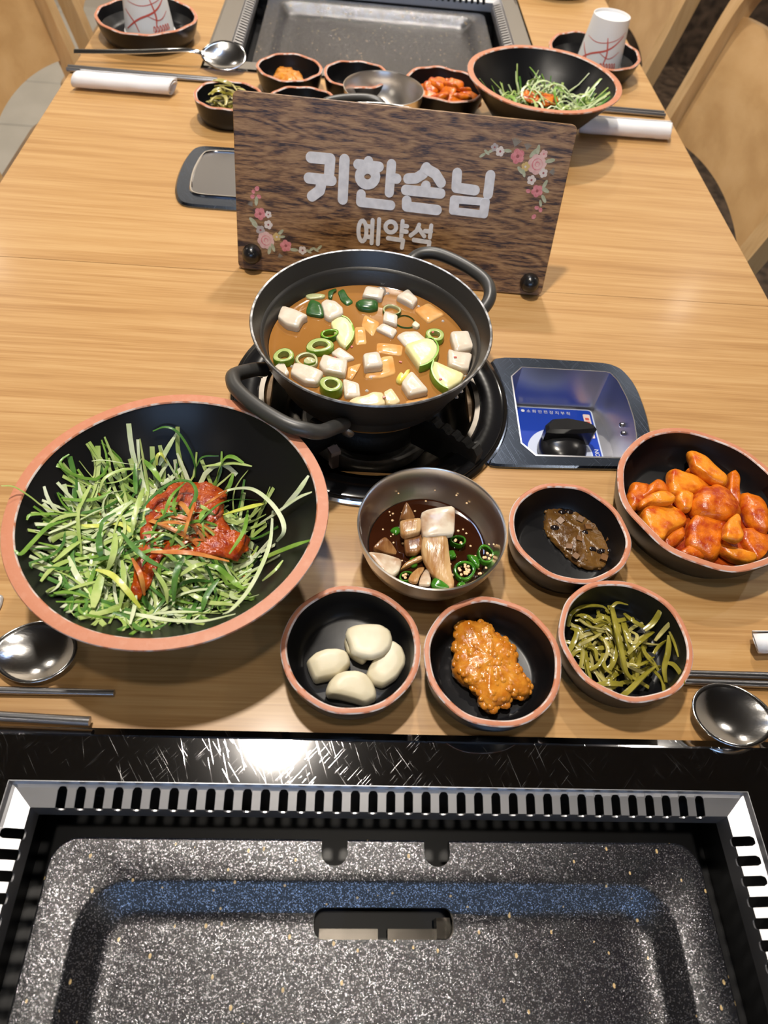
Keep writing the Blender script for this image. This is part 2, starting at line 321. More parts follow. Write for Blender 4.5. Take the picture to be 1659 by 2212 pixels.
def spline(P, n=5):
    P = [Vector(p) for p in P]
    if len(P) < 3: return [P[0].lerp(P[1], i / n) for i in range(n + 1)]
    Q = [2 * P[0] - P[1]] + P + [2 * P[-1] - P[-2]]; r = []
    for i in range(1, len(Q) - 2):
        a, b, c, d = Q[i - 1:i + 3]
        for k in range(n):
            t = k / n; r.append(.5 * ((2 * b) + (c - a) * t + (2 * a - 5 * b + 4 * c - d) * t * t + (3 * b - a - 3 * c + d) * t ** 3))
    r.append(P[-1]); return r
def tag(o, label=None, cat=None, group=None, kind=None):
    if label: o['label'] = label
    if cat: o['category'] = cat
    if group: o['group'] = group
    if kind: o['kind'] = kind
    return o
def empty(name, loc, rz=0., label=None, cat=None, group=None, kind=None):
    o = bpy.data.objects.new(name, None); col.objects.link(o); o.location = (loc[0], loc[1], loc[2] + TZ); o.rotation_euler = (0, 0, rz); o.empty_display_size = .02
    return tag(o, label, cat, group, kind)
def boolean(ob, cutters):
    dg = None
    for c in cutters:
        md = ob.modifiers.new('b', 'BOOLEAN'); md.operation = 'DIFFERENCE'; md.solver = 'EXACT'; md.object = c
    bpy.context.view_layer.update(); dg = bpy.context.evaluated_depsgraph_get()
    me = bpy.data.meshes.new_from_object(ob.evaluated_get(dg)); old = ob.data; ob.modifiers.clear(); ob.data = me; me.name = old.name; bpy.data.meshes.remove(old)
    for c in cutters: bpy.data.objects.remove(c)
    me.shade_smooth(); me.set_sharp_from_angle(angle=math.radians(35))
def cutter(out, z0, z1):
    b = MB(); b.prism(out, z0, z1); return b.build('cutter', MT['darkwell'])
rnd = random.Random(5)
CRISP = [(.84, 0), (.97, .06), (1, .2), (1, .78), (.965, .93), (.88, 1.0), (.45, 1.0), (.1, 1.0)]
SOFT = [(.60, 0), (.88, .10), (1, .42), (.97, .68), (.86, .87), (.66, .97), (.35, 1.0), (.08, 1.0)]
def food(name, out, z0, t, mat, label, cat, group=None, prof=CRISP, parent=None, grow=1., **k):
    """one piece of food with its origin at its own base"""
    o = [T(p) if abs(p[0]) > 2 or abs(p[1]) > 2 else p for p in out]; cx = sum(p[0] for p in o) / len(o); cy = sum(p[1] for p in o) / len(o)
    o = [(cx + (p[0] - cx) * grow, cy + (p[1] - cy) * grow) for p in o]; b = MB(); b.pillow(o, z0, t, prof, **k)
    ob = b.build(name, mat, parent=parent, angle=60, origin=(cx, cy, z0)); return tag(ob, label, cat, group)
# measured outlines, tenths of a millimetre on the table
RADISH = [["white radish cube with a notched corner floating by the back rim beside dark green leek",[[-578,4664],[-554,4816],[-442,4780],[-320,4700],[-361,4662],[-396,4547],[-498,4571]],65],["rounded white radish chunk between the dark leek leaf and the small zucchini half",[[-228,4907],[-186,4959],[-103,4939],[-33,4856],[-30,4774],[-145,4694],[-190,4736]],50],["white radish cube by the back wall of the pot next to the big bubble",[[121,5039],[158,5179],[328,5146],[296,5008]],50],["white radish cube beside the back handle side behind the twin leek rings",[[419,5057],[530,5180],[618,5040],[569,4939]],50],["wide diamond radish slab with broth pooled on its middle",[[576,4927],[711,5050],[857,4895],[698,4758]],15],["small radish cube tucked under the limp leek ring",[[303,4725],[319,4855],[438,4808],[428,4680]],40],["flat radish slice floating just below the limp leek ring",[[244,4629],[303,4714],[435,4624],[390,4531]],30],["half sunk radish slab touching the zucchini piece with a red fleck",[[419,4556],[486,4629],[605,4640],[688,4514],[496,4431]],20],["radish cube pressed on the pot wall above the cube with a red fleck",[[869,4608],[1042,4635],[1061,4416],[897,4355]],65],["radish cube against the pot wall with a red pepper fleck on top",[[841,4386],[897,4355],[1041,4350],[996,4149],[926,4153],[830,4196]],65],["translucent sunken radish slice in the middle of the stew",[[252,4475],[475,4462],[465,4322],[252,4346]],8],["narrow sunken radish stick beside the small zucchini half",[[68,4658],[156,4682],[176,4446],[80,4427]],5],["sunken orange tinted radish slab near the centre of the pot",[[154,4839],[288,4735],[223,4538],[119,4685]],5],["tilted radish wedge with a pointed corner below the small zucchini half",[[-121,4292],[-53,4372],[84,4247],[-13,4204]],25],["saddle shaped radish piece in the middle of the front cluster",[[-203,4121],[-181,4235],[-82,4202],[22,4201],[13,4019],[-76,4032],[-158,4045]],60],["sunken radish wedge beside the saddle shaped piece",[[23,4150],[133,4210],[114,4127],[61,4003],[20,4020]],15],["bright radish cube riding on an orange sunken slab",[[140,4252],[273,4295],[308,4123],[156,4090]],75],["orange sunken radish slab under the bright cube",[[170,4091],[295,4303],[394,4326],[412,4111],[294,4042],[157,4031]],10],["long radish block by the front wall between two leek rings",[[-426,4003],[-401,4125],[-283,4094],[-157,4025],[-205,3904],[-299,3906]],60],["radish square beside the tall upright leek ring",[[-11,3997],[117,3949],[133,3807],[6,3791]],35],["trapezoid radish piece in front of the yellow sprout",[[444,3955],[530,4111],[667,3885],[502,3825]],60],["yellowish curved radish slice against the front wall of the pot",[[34,3743],[80,3784],[173,3819],[226,3861],[307,3858],[326,3728],[187,3681],[82,3691]],40],["yellowish radish block leaning on the front wall with a red fleck",[[307,3858],[368,3907],[440,3755],[386,3714],[326,3718]],50],["radish corner sticking out beside the front handle",[[-554,4082],[-524,4119],[-474,4123],[-427,4013],[-451,3982]],40],["orange sunken radish cube under the trapezoid piece near the front wall",[[475,3804],[673,3867],[657,3799],[506,3704]],10]]
ZUCCHINI = [["small half moon zucchini slice half under the broth beside a chili ring",[[-136,4661],[-94,4715],[-44,4750],[8,4720],[47,4644],[63,4556],[48,4456],[4,4360],[-47,4405],[-86,4488]],40],["fan shaped zucchini slice with a red pepper fleck on its corner",[[481,4398],[554,4447],[673,4501],[723,4484],[756,4411],[751,4325],[711,4238],[652,4176],[595,4146],[542,4266]],70],["half round zucchini slice leaning on the front wall of the pot",[[711,4228],[827,4155],[957,4091],[922,4002],[812,3906],[753,3950],[708,4025],[688,4124]],70]]
RINGS = [["tall leek ring with a pale plug by the pot wall near the front handle",[-486,4191],82,0.9,0.5,6,"green"],["wide leek ring lying over the cluster by the front handle",[-208,4348],107,0.75,0.2,5,"green"],["pale leek ring with a small green stub in its hole",[-303,4191],91,0.9,0,3,"pale"],["small solid green stub standing inside the pale leek ring",[-280,4155],46,0.8,0,5,"stub"],["glossy green chili ring resting on the small zucchini half",[-137,4499],75,0.7,0.4,5,"dark"],["wavy dark rimmed leek ring near the back wall",[384,4888],76,0.9,0.3,3,"darkpale"],["limp oval leek ring standing open beside the wavy ring",[503,4762],78,1.15,1.2,1,"darkthin"],["thick pale green leek ring next to the wall cubes",[745,4569],77,0.95,0,5,"green"],["tall upright leek ring at the front wall of the pot",[-98,3865],86,0.9,0,9,"green"]]
LEAF = [["dark green leek leaf piece pointing up beside the notched cube",[[-360,4765],[-322,4982],[-229,4926],[-183,4736]],30],["dark green leek barrel lying by the back wall",[[62,4960],[114,5002],[274,5006],[266,4885],[191,4859],[101,4869]],50],["dark sunken leek leaf by the back wall of the pot",[[-94,5115],[-42,5170],[7,5052],[54,4983],[-5,4929],[-59,4996]],15],["thin translucent leek sliver at the back edge of the broth",[[-377,5024],[-311,5063],[-190,5056],[-203,5006],[-337,4980]],20],["curled grey green leek scrap beside the dark sunken leaf",[[-177,5106],[-103,5159],[-94,5125],[-131,5087],[-135,5001],[-170,5009]],20],["yellow leek sprout lying beside the trapezoid radish piece",[[459,4025],[496,4138],[525,4161],[523,4110],[487,4027],[444,3975],[404,4011],[418,4072],[447,4114]],40],["small white garlic chip near the limp leek ring",[[547,4703],[582,4763],[629,4710],[598,4669]],30]]
ONION = [["thick white onion square on top of the soy sauce pile",[[596,2919],[646,2943],[829,2975],[842,2954],[835,2752],[817,2730],[616,2712],[599,2732]],360,60,0],["short white onion block beside the thick white square",[[444,2860],[482,2874],[600,2886],[599,2767],[479,2741],[452,2760]],320,60,1],["dark soaked onion triangle standing behind the short block",[[444,2928],[499,3054],[534,3011],[574,2944],[517,2915]],260,60,2],["brown soaked onion piece under the short white block",[[479,2774],[611,2788],[609,2669],[571,2627],[489,2631]],260,60,2],["large curved onion petal hanging down the middle of the bowl",[[598,2649],[605,2739],[681,2755],[784,2747],[797,2626],[809,2485],[828,2379],[800,2348],[736,2375],[661,2463],[612,2578]],290,70,1],["white onion chunk with a brown edge against the bowl wall",[[213,2615],[327,2616],[441,2593],[468,2583],[446,2480],[398,2424],[326,2459],[260,2542]],260,60,0],["brown onion wedge behind the white chunk on the bowl wall",[[253,2676],[304,2752],[346,2787],[394,2748],[462,2649],[366,2652]],200,60,2],["thin pale onion sliver at the front of the bowl",[[498,2396],[526,2466],[575,2531],[629,2542],[614,2493],[585,2438],[563,2361],[530,2368]],250,40,1],["white onion sliver leaning beside the pale one at the front",[[571,2367],[594,2460],[637,2532],[655,2486],[662,2424],[649,2354]],240,40,0],["long brown onion strip under the large petal",[[443,2504],[485,2561],[596,2622],[622,2599],[539,2555]],220,40,1]]
CHILI = [["small green chili ring beside the large onion petal",[877,2768],63,0.65,0.1,6],["green chili ring full of pale seeds at the front wall",[907,2520],80,0.95,0,5],["open green chili ring leaning on the wall of the steel bowl",[1065,2643],59,1.35,0.2,5],["dark green chili ring half hidden under the onion slivers",[489,2452],56,0.7,0.3,5]]
CHILIBIT = [["green chili chunk between the two seeded chili rings",[[931,2657],[986,2655],[1032,2621],[1018,2540],[984,2547],[947,2601]],240,60],["bright green chili tip at the front wall of the steel bowl",[[658,2390],[684,2444],[742,2416],[798,2358],[751,2342],[666,2352]],260,60],["square green chili scrap under the edge of the large petal",[[802,2692],[848,2707],[864,2634],[828,2612],[801,2623]],220,50],["olive chili scrap sunk in soy sauce beside the short onion block",[[382,2855],[411,2899],[454,2910],[460,2842],[431,2815]],190,40],["flat green chili scrap behind the pale onion sliver",[[516,2623],[579,2666],[582,2554],[534,2536]],200,40],["green chili bit squeezed in front of the seeded ring",[[838,2380],[857,2411],[903,2409],[908,2383],[867,2366]],250,40]]
KIMCHI = [["topmost orange radish kimchi wedge standing at the back of the heap",[[2903,3750],[2949,3769],[3015,3716],[3074,3616],[3106,3538],[3148,3481],[3117,3420],[3014,3443],[2935,3498],[2877,3574]],260,100],["long orange radish kimchi slab below the topmost wedge",[[2704,3573],[2748,3588],[2821,3560],[2980,3500],[3037,3463],[2950,3399],[2843,3354],[2699,3346],[2662,3354]],200,110],["big double humped radish kimchi piece in the middle of the heap",[[2788,3250],[2845,3339],[2913,3411],[2979,3395],[3039,3438],[3104,3363],[3154,3252],[3155,3158],[3011,3068],[2890,3099],[2808,3131]],220,120],["narrow upright radish kimchi slice at the far side of the heap",[[3224,3583],[3268,3606],[3289,3556],[3246,3375],[3208,3249],[3179,3352],[3157,3409]],190,90],["glossy radish kimchi lump touching the near wall of the dish",[[2307,3338],[2385,3474],[2452,3488],[2538,3483],[2507,3388],[2415,3230],[2336,3193],[2300,3205]],120,100],["small red radish kimchi crest behind the pale topped slice",[[2381,3304],[2473,3396],[2575,3490],[2643,3474],[2673,3436],[2671,3368],[2554,3342],[2424,3287]],170,100],["flat pale topped radish kimchi slice lying on the big cube",[[2326,3150],[2357,3221],[2433,3281],[2531,3306],[2609,3305],[2639,3246],[2594,3192],[2443,3198]],240,70],["largest smooth orange radish kimchi cube at the front of the dish",[[2384,3202],[2487,3245],[2634,3244],[2710,3183],[2738,3101],[2706,3054],[2611,3013],[2536,2956],[2444,2860],[2394,2897],[2367,3001]],180,140],["little bright radish kimchi bit between the slab and the humped piece",[[2672,3289],[2711,3349],[2775,3352],[2823,3317],[2774,3182],[2701,3197]],210,80],["wide radish kimchi wedge at the far end of the dish",[[3278,3379],[3310,3405],[3398,3357],[3422,3291],[3425,3187],[3340,2991],[3270,3033],[3231,3122],[3236,3252]],200,110],["square red radish kimchi block coated in chili paste at the front",[[2681,2911],[2739,3038],[2794,3122],[2916,3120],[3022,3088],[3007,2980],[2892,2791],[2826,2746],[2744,2819],[2689,2859]],180,130],["small pointed radish kimchi chip with a white tip on the heap",[[2890,2857],[2945,2964],[3017,3047],[3078,3096],[3087,3042],[3032,2860],[2977,2831]],300,70],["curved radish kimchi crescent at the front edge of the dish",[[2902,2856],[2947,2893],[3007,2835],[3084,2796],[3165,2770],[3155,2731],[3077,2707],[2989,2732],[2933,2789]],200,90],["broad radish kimchi slice under the pointed chip",[[3177,3052],[3261,3047],[3352,2997],[3356,2900],[3283,2801],[3207,2754],[3158,2855],[3140,2960]],140,100],["red radish kimchi piece by the front rim below the square block",[[2607,2817],[2708,2882],[2805,2904],[2843,2854],[2803,2770],[2711,2762],[2641,2776]],120,90],["small orange radish kimchi scrap beside the largest cube",[[2502,2914],[2602,3008],[2693,3062],[2678,2949],[2588,2870],[2532,2854]],110,80],["dark red radish kimchi nub behind the long slab",[[2859,3609],[2906,3631],[2946,3630],[2948,3564],[2897,3571]],180,80]]
KSAUCE = [[2438,3007],[2567,3215],[2789,3519],[3005,3706],[3175,3582],[3338,3450],[3476,3263],[3392,2937],[3235,2772],[3084,2681],[2900,2690],[2729,2741],[2610,2796],[2510,2869]]
GARLIC = [["broad garlic slice lying on top of the other cloves",[[78,2015],[90,2061],[141,2085],[224,2096],[317,2095],[380,2054],[396,1987],[383,1931],[337,1875],[256,1844],[176,1854],[120,1879],[103,1949]],130,70],["garlic clove almost hidden under the broad slice",[[76,1997],[83,2037],[156,2039],[261,1964],[241,1886],[200,1843],[138,1877],[96,1914]],50,90],["garlic clove with a flat cut end beside the dish wall",[[222,1756],[241,1815],[282,1887],[344,1950],[402,2010],[459,1964],[486,1893],[482,1833],[424,1751],[333,1685],[272,1705]],50,90],["ridged garlic clove with a chopped tip lying on its own",[[-172,1839],[-122,1891],[-47,1919],[34,1926],[94,1912],[118,1871],[122,1828],[51,1746],[-38,1726],[-109,1710],[-146,1777]],50,110],["half moon garlic clove with a split line at the front of the dish",[[-35,1640],[-17,1697],[31,1751],[90,1773],[161,1777],[222,1756],[267,1704],[291,1648],[291,1600],[224,1565],[145,1588],[46,1606],[-28,1612]],50,110]]
PASTE = [[840,2164],[880,2190],[930,2170],[968,2168],[1005,2161],[1045,2182],[1079,2130],[1087,2089],[1135,2064],[1201,2032],[1208,1979],[1238,1920],[1236,1855],[1241,1791],[1274,1767],[1310,1717],[1303,1662],[1257,1630],[1174,1640],[1132,1584],[1082,1565],[1031,1528],[987,1557],[949,1598],[950,1646],[915,1688],[847,1736],[797,1797],[796,1868],[828,1987],[819,2067]]
BEANSAUCE = [[1613,3116],[1656,3207],[1721,3250],[1812,3266],[1914,3253],[1966,3214],[2017,3172],[2081,3122],[2115,3037],[2123,2968],[2141,2885],[2092,2751],[2004,2667],[1890,2654],[1789,2705],[1732,2783],[1675,2863],[1611,2961],[1600,3045]]
BEANBITS = [["cube",[1892,3100]],["cube",[1936,3024]],["cube",[1843,2909]],["cube",[2081,2921]],["cube",[1728,3074]],["cube",[1759,2831]],["cube",[1794,2751]],["cube",[2009,2744]],["bean",[1757,3163]],["bean",[1897,2971]],["bean",[2053,3030]],["bean",[1941,2823]],["bean",[2001,2809]],["bean",[1816,3166]],["bean",[1982,3113]],["bean",[2080,2813]],["bean",[1675,3011]],["bean",[1905,3171]]]
SHREDS = [["dg",152,[[-1358,3374,573],[-1271,3400,595],[-1184,3380,568],[-1106,3308,476],[-1064,3235,378],[-1064,3175,308]]],["wg",240,[[-1199,3395,540],[-1275,3280,450],[-1320,3218,380]]],["wh",87,[[-1720,3083,556],[-1654,3112,538],[-1536,3148,470],[-1465,3175,421]]],["pl",109,[[-2093,2636,817],[-2038,2668,770],[-1959,2652,689],[-1899,2633,620],[-1819,2661,519],[-1742,2726,423]]],["gr",152,[[-1949,2496,659],[-1937,2539,657],[-1860,2618,564],[-1790,2699,470]]],["gr",174,[[-1924,2235,718],[-1888,2218,702],[-1878,2328,648],[-1854,2509,569],[-1810,2608,501],[-1767,2685,443]]],["wh",218,[[-1846,2476,547],[-1778,2598,469],[-1709,2729,399],[-1615,2796,397]]],["pl",240,[[-1714,2941,470],[-1737,2807,468],[-1744,2681,451],[-1663,2418,405]]],["wh",240,[[-862,2999,353],[-773,3077,319],[-626,3019,404],[-492,2883,458],[-389,2707,512],[-358,2582,523],[-407,2552,440]]],["wh",196,[[-462,2837,401],[-455,2598,393],[-486,2375,430],[-539,2098,559],[-606,1913,661],[-661,1913,605]]],["wh",240,[[-212,2922,705],[-283,2830,635],[-399,2798,458]]],["wh",196,[[-183,2790,695],[-281,2794,614],[-427,2786,449],[-553,2806,288]]],["gr",240,[[-173,2382,725],[-280,2406,620],[-424,2447,448],[-518,2480,312]]],["pl",131,[[-343,2338,550],[-387,2248,569],[-466,2215,491]]],["gr",240,[[-1658,2000,628],[-1605,2045,566],[-1540,2060,504],[-1501,2056,463]]],["gr",109,[[-1530,1977,553],[-1478,1889,619],[-1410,1875,598],[-1319,1909,513]]],["ye",262,[[-1533,2288,434],[-1408,2223,487],[-1305,2134,467],[-1215,2049,388]]],["wh",196,[[-1303,2007,408],[-1167,1974,425],[-993,1914,500],[-770,1850,626],[-574,1870,692]]],["dg",218,[[-1209,1892,500],[-1133,1803,603],[-1048,1796,608],[-1015,1889,493]]],["wh",152,[[-1114,2025,359],[-998,2034,377],[-860,2046,365]]],["pl",393,[[-1485,2281,436],[-1488,2129,437],[-1449,1965,529]]],["or",262,[[-1197,2396,498],[-1032,2381,533],[-895,2392,500],[-713,2423,376]]],["or",174,[[-991,2882,447],[-976,2673,564],[-986,2533,573],[-1003,2486,496]]],["dg",196,[[-1321,2742,491],[-1268,2840,505],[-1162,2997,475],[-1052,3012,464],[-991,2911,481],[-1000,2796,490],[-1053,2692,485]]],["dg",131,[[-940,2649,458],[-904,2705,478],[-831,2841,442],[-740,2959,353],[-579,2960,350]]],["ye",174,[[-1332,3210,388],[-1326,3238,449],[-1299,3259,460],[-1263,3235,387]]],["dg",87,[[-1060,3238,352],[-1011,3277,426],[-892,3287,436]]],["pl",174,[[-639,3182,461],[-779,3222,439],[-1000,3243,362]]],["gr",284,[[-703,3215,453],[-780,3253,471],[-841,3254,454],[-888,3208,377],[-906,3168,304]]],["pl",152,[[-1669,2924,414],[-1636,3016,464],[-1533,3111,446],[-1439,3160,394]]],["dg",218,[[-1471,3182,435],[-1449,3041,399],[-1412,2915,421]]],["gr",262,[[-1426,3218,442],[-1354,3171,387],[-1281,3074,370]]],["dg",174,[[-1781,2192,598],[-1707,2237,517],[-1607,2320,402]]],["dg",131,[[-1870,2302,631],[-1782,2401,497]]],["pl",284,[[-1762,2267,539],[-1725,2432,454],[-1687,2534,400]]],["dg",240,[[-1408,2529,501],[-1286,2382,561],[-1183,2304,546],[-1065,2281,466]]],["gr",218,[[-780,3177,374],[-805,3101,323],[-835,3082,296]]],["ye",284,[[-529,2917,374],[-671,2872,362],[-801,2791,390]]],["gr",196,[[-650,2900,302],[-639,2640,418],[-718,2473,387]]],["pl",218,[[-1012,2253,439],[-911,2311,479],[-838,2384,416]]],["dg",262,[[-993,2395,464],[-1015,2240,487],[-1020,2101,389]]],["gr",240,[[-849,2369,415],[-765,2340,416],[-656,2274,349],[-589,2199,404]]],["pl",218,[[-1344,2534,498],[-1343,2637,540],[-1349,2834,508],[-1369,2977,416]]],["wh",240,[[-1721,2368,455],[-1624,2218,481],[-1553,2141,439]]],["dg",284,[[-1577,2572,449],[-1529,2426,501],[-1514,2364,450]]],["dg",196,[[-1503,2727,452],[-1553,2629,489],[-1565,2524,449]]],["pl",305,[[-1454,2539,483],[-1416,2354,524],[-1455,2275,448]]],["pl",240,[[-1375,2344,468],[-1328,2190,472],[-1339,2042,393]]],["dg",196,[[-1568,2356,435],[-1431,2346,510],[-1380,2443,486]]],["pl",174,[[-1617,2070,545],[-1570,2148,476],[-1502,2218,412]]],["wh",174,[[-1200,1850,556],[-1247,2039,406],[-1251,2125,410]]],["dg",262,[[-765,2293,363],[-822,2156,384],[-838,2066,356]]],["pl",196,[[-1171,2294,463],[-1072,2166,454],[-1057,2088,383]]],["or",218,[[-1306,2347,493],[-1218,2205,530],[-1195,2117,427]]],["or",174,[[-930,2840,436],[-856,2860,486],[-816,3067,317]]],["or",152,[[-1196,2613,514],[-1058,2574,579],[-934,2622,472]]],["gr",196,[[-1272,2525,516],[-1184,2486,591],[-1129,2536,511]]],["gr",174,[[-1165,2664,516],[-1121,2788,584],[-1099,3062,399]]],["gr",152,[[-1072,2662,502],[-1096,2721,583],[-1123,2976,434]]]]
SALADSAUCE = [[-1347,2817,436],[-1299,2908,414],[-1247,3042,365],[-1185,3144,314],[-1074,3172,288],[-893,3149,268],[-815,3033,287],[-837,2826,365],[-755,2733,351],[-636,2707,296],[-608,2582,291],[-681,2456,326],[-801,2473,381],[-914,2444,418],[-1044,2450,449],[-1167,2406,460],[-1210,2304,443],[-1187,2187,410],[-1230,2122,388],[-1281,2121,387],[-1304,2196,413],[-1296,2315,445],[-1309,2459,466],[-1308,2588,470],[-1318,2696,460]]
HEAPC = [-1243,2554]
PICKLES = [[383,[[1974,2322,121],[1938,2154,196],[1922,2015,227],[1924,1899,223],[1939,1799,189],[1982,1765,152]]],[234,[[1953,2290,125],[2010,2341,143],[2089,2331,139]]],[255,[[1636,2164,98],[1657,2235,154],[1769,2309,132],[1906,2318,124],[1946,2260,126]]],[362,[[2159,2131,145],[2210,2164,167],[2247,2206,198],[2266,2242,237]]],[298,[[2319,2152,226],[2282,2117,153],[2230,2063,120]]],[362,[[2316,2080,175],[2288,1962,137],[2230,1850,147],[2220,1751,140]]],[213,[[2318,2104,184],[2326,2004,193],[2328,1913,190]]],[277,[[2258,1905,114],[2288,1868,170],[2278,1772,246],[2254,1681,300]]],[362,[[1900,1655,110],[1952,1688,154],[2066,1784,172],[2176,1868,134]]],[319,[[1757,1737,111],[1842,1732,147],[1923,1735,129]]],[277,[[1950,2044,168],[1885,1898,193],[1848,1825,150]]],[341,[[1656,2146,108],[1677,2103,142],[1639,2022,136],[1600,1957,101]]],[234,[[1684,2006,145],[1741,2018,208],[1829,2080,171]]],[277,[[2112,2003,153],[2108,1923,182],[2167,1880,134]]],[277,[[1989,1937,171],[2069,2006,201],[2238,2136,113]]],[213,[[2186,1959,136],[2228,2006,154],[2302,2059,132]]],[277,[[1609,1921,94],[1646,1963,120],[1693,1965,134],[1669,1852,106]]],[277,[[1735,1997,139],[1770,1960,163],[1777,1892,141]]],[277,[[1820,1940,153],[1812,1846,159],[1860,1805,139]]],[213,[[2057,2107,159],[2076,2067,186],[2042,2003,204],[2010,2019,196],[2039,2091,163]]],[255,[[1722,1834,122],[1778,1860,156],[1832,1940,154]]],[255,[[2163,1846,122],[2212,1775,112],[2153,1649,205]]],[255,[[2055,2267,121],[2085,2187,167],[2188,2158,121]]],[255,[[1720,2217,111],[1766,2137,162],[1880,2116,156]]],[234,[[1805,2175,146],[1874,2199,184],[1926,2158,159]]],[255,[[1992,1866,156],[2059,1860,172],[2181,1934,132]]],[234,[[1851,2045,160],[1849,1953,185],[1822,1888,152]]],[213,[[1702,2250,102],[1760,2226,152],[1831,2176,145]]],[234,[[2015,2183,143],[1999,2065,185],[2012,1968,163]]]]
LETTERS = [[[98,[[721,1101],[905,1103]]],[98,[[905,1103],[899,942]]],[98,[[706,921],[925,919]]],[98,[[833,911],[817,822],[741,763]]],[98,[[1040,1109],[1041,762]]]],[[89,[[1267,1116],[1266,1091]]],[89,[[1169,1082],[1372,1077]]],[89,[[1345,991],[1342,967],[1330,945],[1311,927],[1286,917],[1259,914],[1234,920],[1212,934],[1197,954],[1191,978],[1194,1002],[1206,1024],[1225,1041],[1249,1052],[1276,1054],[1301,1048],[1323,1034],[1338,1015],[1345,991]]],[89,[[1486,1110],[1488,862]]],[89,[[1497,991],[1549,990]]],[89,[[1217,822],[1217,753],[1513,749]]]],[[93,[[1819,1111],[1796,1055],[1732,1010],[1656,1000]]],[93,[[1829,1097],[1913,1065],[1976,993]]],[93,[[1834,953],[1824,912]]],[93,[[1645,900],[1985,898]]],[93,[[1664,805],[1669,753],[1970,747]]]],[[93,[[2118,1090],[2128,963],[2312,956]]],[93,[[2437,1099],[2443,931]]],[70,[[2117,858],[2438,862]]],[70,[[2122,754],[2440,748]]],[70,[[2117,858],[2122,754]]],[70,[[2438,862],[2440,748]]],[70,[[2140,856],[2146,757]]],[70,[[2416,860],[2422,750]]]],[[40,[[1293,490],[1293,456],[1288,426],[1279,403],[1266,390],[1252,389],[1238,399],[1226,420],[1217,449],[1213,482],[1213,516],[1218,545],[1227,568],[1239,580],[1253,582],[1267,571],[1279,551],[1288,522],[1293,490]]],[40,[[1287,536],[1339,534]]],[40,[[1295,434],[1346,435]]],[40,[[1347,596],[1353,379]]],[40,[[1411,610],[1417,376]]]],[[40,[[1585,554],[1584,536],[1576,520],[1563,508],[1546,500],[1527,499],[1509,503],[1494,513],[1483,527],[1479,544],[1480,562],[1488,578],[1501,590],[1518,598],[1537,599],[1554,595],[1570,585],[1580,571],[1585,554]]],[40,[[1644,614],[1645,470]]],[40,[[1642,572],[1693,570]]],[40,[[1642,521],[1694,519]]],[40,[[1513,441],[1667,433],[1663,363]]]],[[40,[[1811,595],[1791,534],[1738,487]]],[40,[[1810,562],[1875,491]]],[40,[[1932,598],[1932,487]]],[40,[[1876,542],[1936,541]]],[40,[[1774,447],[1934,440],[1930,374]]]]]
FLOWERS = [["leaf",[2332,1262],29,0.6],["leaf",[2369,1290],29,-0.6],["leaf",[2409,1306],29,0.5],["grey",[2435,1337],36,0],["white",[2493,1308],44,0],["leaf",[2561,1320],34,0],["spray",[2620,1362],72,1.4],["pink",[2664,1282],66,0],["spray",[2738,1345],55,1.5],["leaf",[2809,1323],46,0.9],["leaf",[2844,1354],38,1.6],["rose",[2861,1231],89,0],["rosy",[2904,1322],38,0],["leaf",[2976,1272],42,0.3],["yellow",[2755,1202],42,0],["leaf",[2713,1168],38,2.4],["leaf",[2750,1146],34,2.0],["white",[2936,1163],42,0],["spray",[2991,1177],51,0.2],["white",[2836,1093],44,0],["leaf",[2972,1068],38,1.2],["pink",[2910,1003],57,0],["leaf",[2983,1020],42,-0.4],["leaf",[2990,940],38,-0.9],["leaf",[2967,898],29,-1.2],["bud",[2939,854],19,0],["bud",[2928,771],21,0],["bud",[2980,838],19,0],["bud",[2825,995],19,0],["bud",[208,783],21,0],["bud",[172,752],17,0],["bud",[226,713],19,0],["bud",[163,707],19,0],["leaf",[199,670],38,1.5],["spray",[158,621],46,2.2],["pink",[234,556],59,0],["white",[315,557],34,0],["leaf",[166,477],46,2.4],["leaf",[187,441],38,2.6],["white",[314,461],44,0],["grey",[236,403],46,0],["rose",[288,309],85,0],["yellow",[398,353],42,0],["leaf",[437,400],34,0.8],["leaf",[450,358],29,0.2],["leaf",[360,246],38,-1.2],["leaf",[323,216],38,-1.8],["pink",[489,275],59,0],["spray",[423,192],42,-1.2],["leaf",[573,243],38,0],["white",[659,246],42,0],["leaf",[722,241],29,-0.5],["leaf",[754,266],29,0.6],["leaf",[795,263],29,-0.5],["leaf",[830,288],29,0.8]]
STUDS = [[147,167],[3018,136]]


# ---------------------------------------------------------------- the room
def struct(name, b, mat, **k): o = b.build(name, mat, smooth=False, loc=(0, 0, 0), **k); o['kind'] = 'structure'; return o
b = MB(); b.box((0, .55, -.06), (5.4, 6.0, .10)); floor = struct('floor', b, MT['grout'])
tile_mesh = None
TS = .327
for ix in range(5):
    for iy in range(12):
        cx_, cy_ = -.62 - TS * (ix + .5) + .327, .10 + TS * (iy + .5)
        if tile_mesh is None:
            q = MB(); q.prism(rrect(-TS / 2 + .002, TS / 2 - .002, -TS / 2 + .002, TS / 2 - .002, .003, 2), -.01, 0, bev=.0015); tile_mesh = q.mesh('tile', MT['tile'], True, 30)
        o = bpy.data.objects.new('tile', tile_mesh); col.objects.link(o); o.location = (cx_, cy_, 0); o.parent = floor
b = MB(); b.box((1.52, .55, -.006), (2.36, 5.8, .012)); tag(b.build('floor_covering', MT['darkfloor'], smooth=False, loc=(0, 0, 0)), kind='structure')
b = MB(); b.box((0, .55, TZ + 1.70), (5.4, 6.0, .06)); struct('ceiling', b, MT['ceil'])
b = MB(); b.box((0, 3.5, 1.2), (5.4, .1, 2.5)); struct('wall_far', b, MT['wall'])
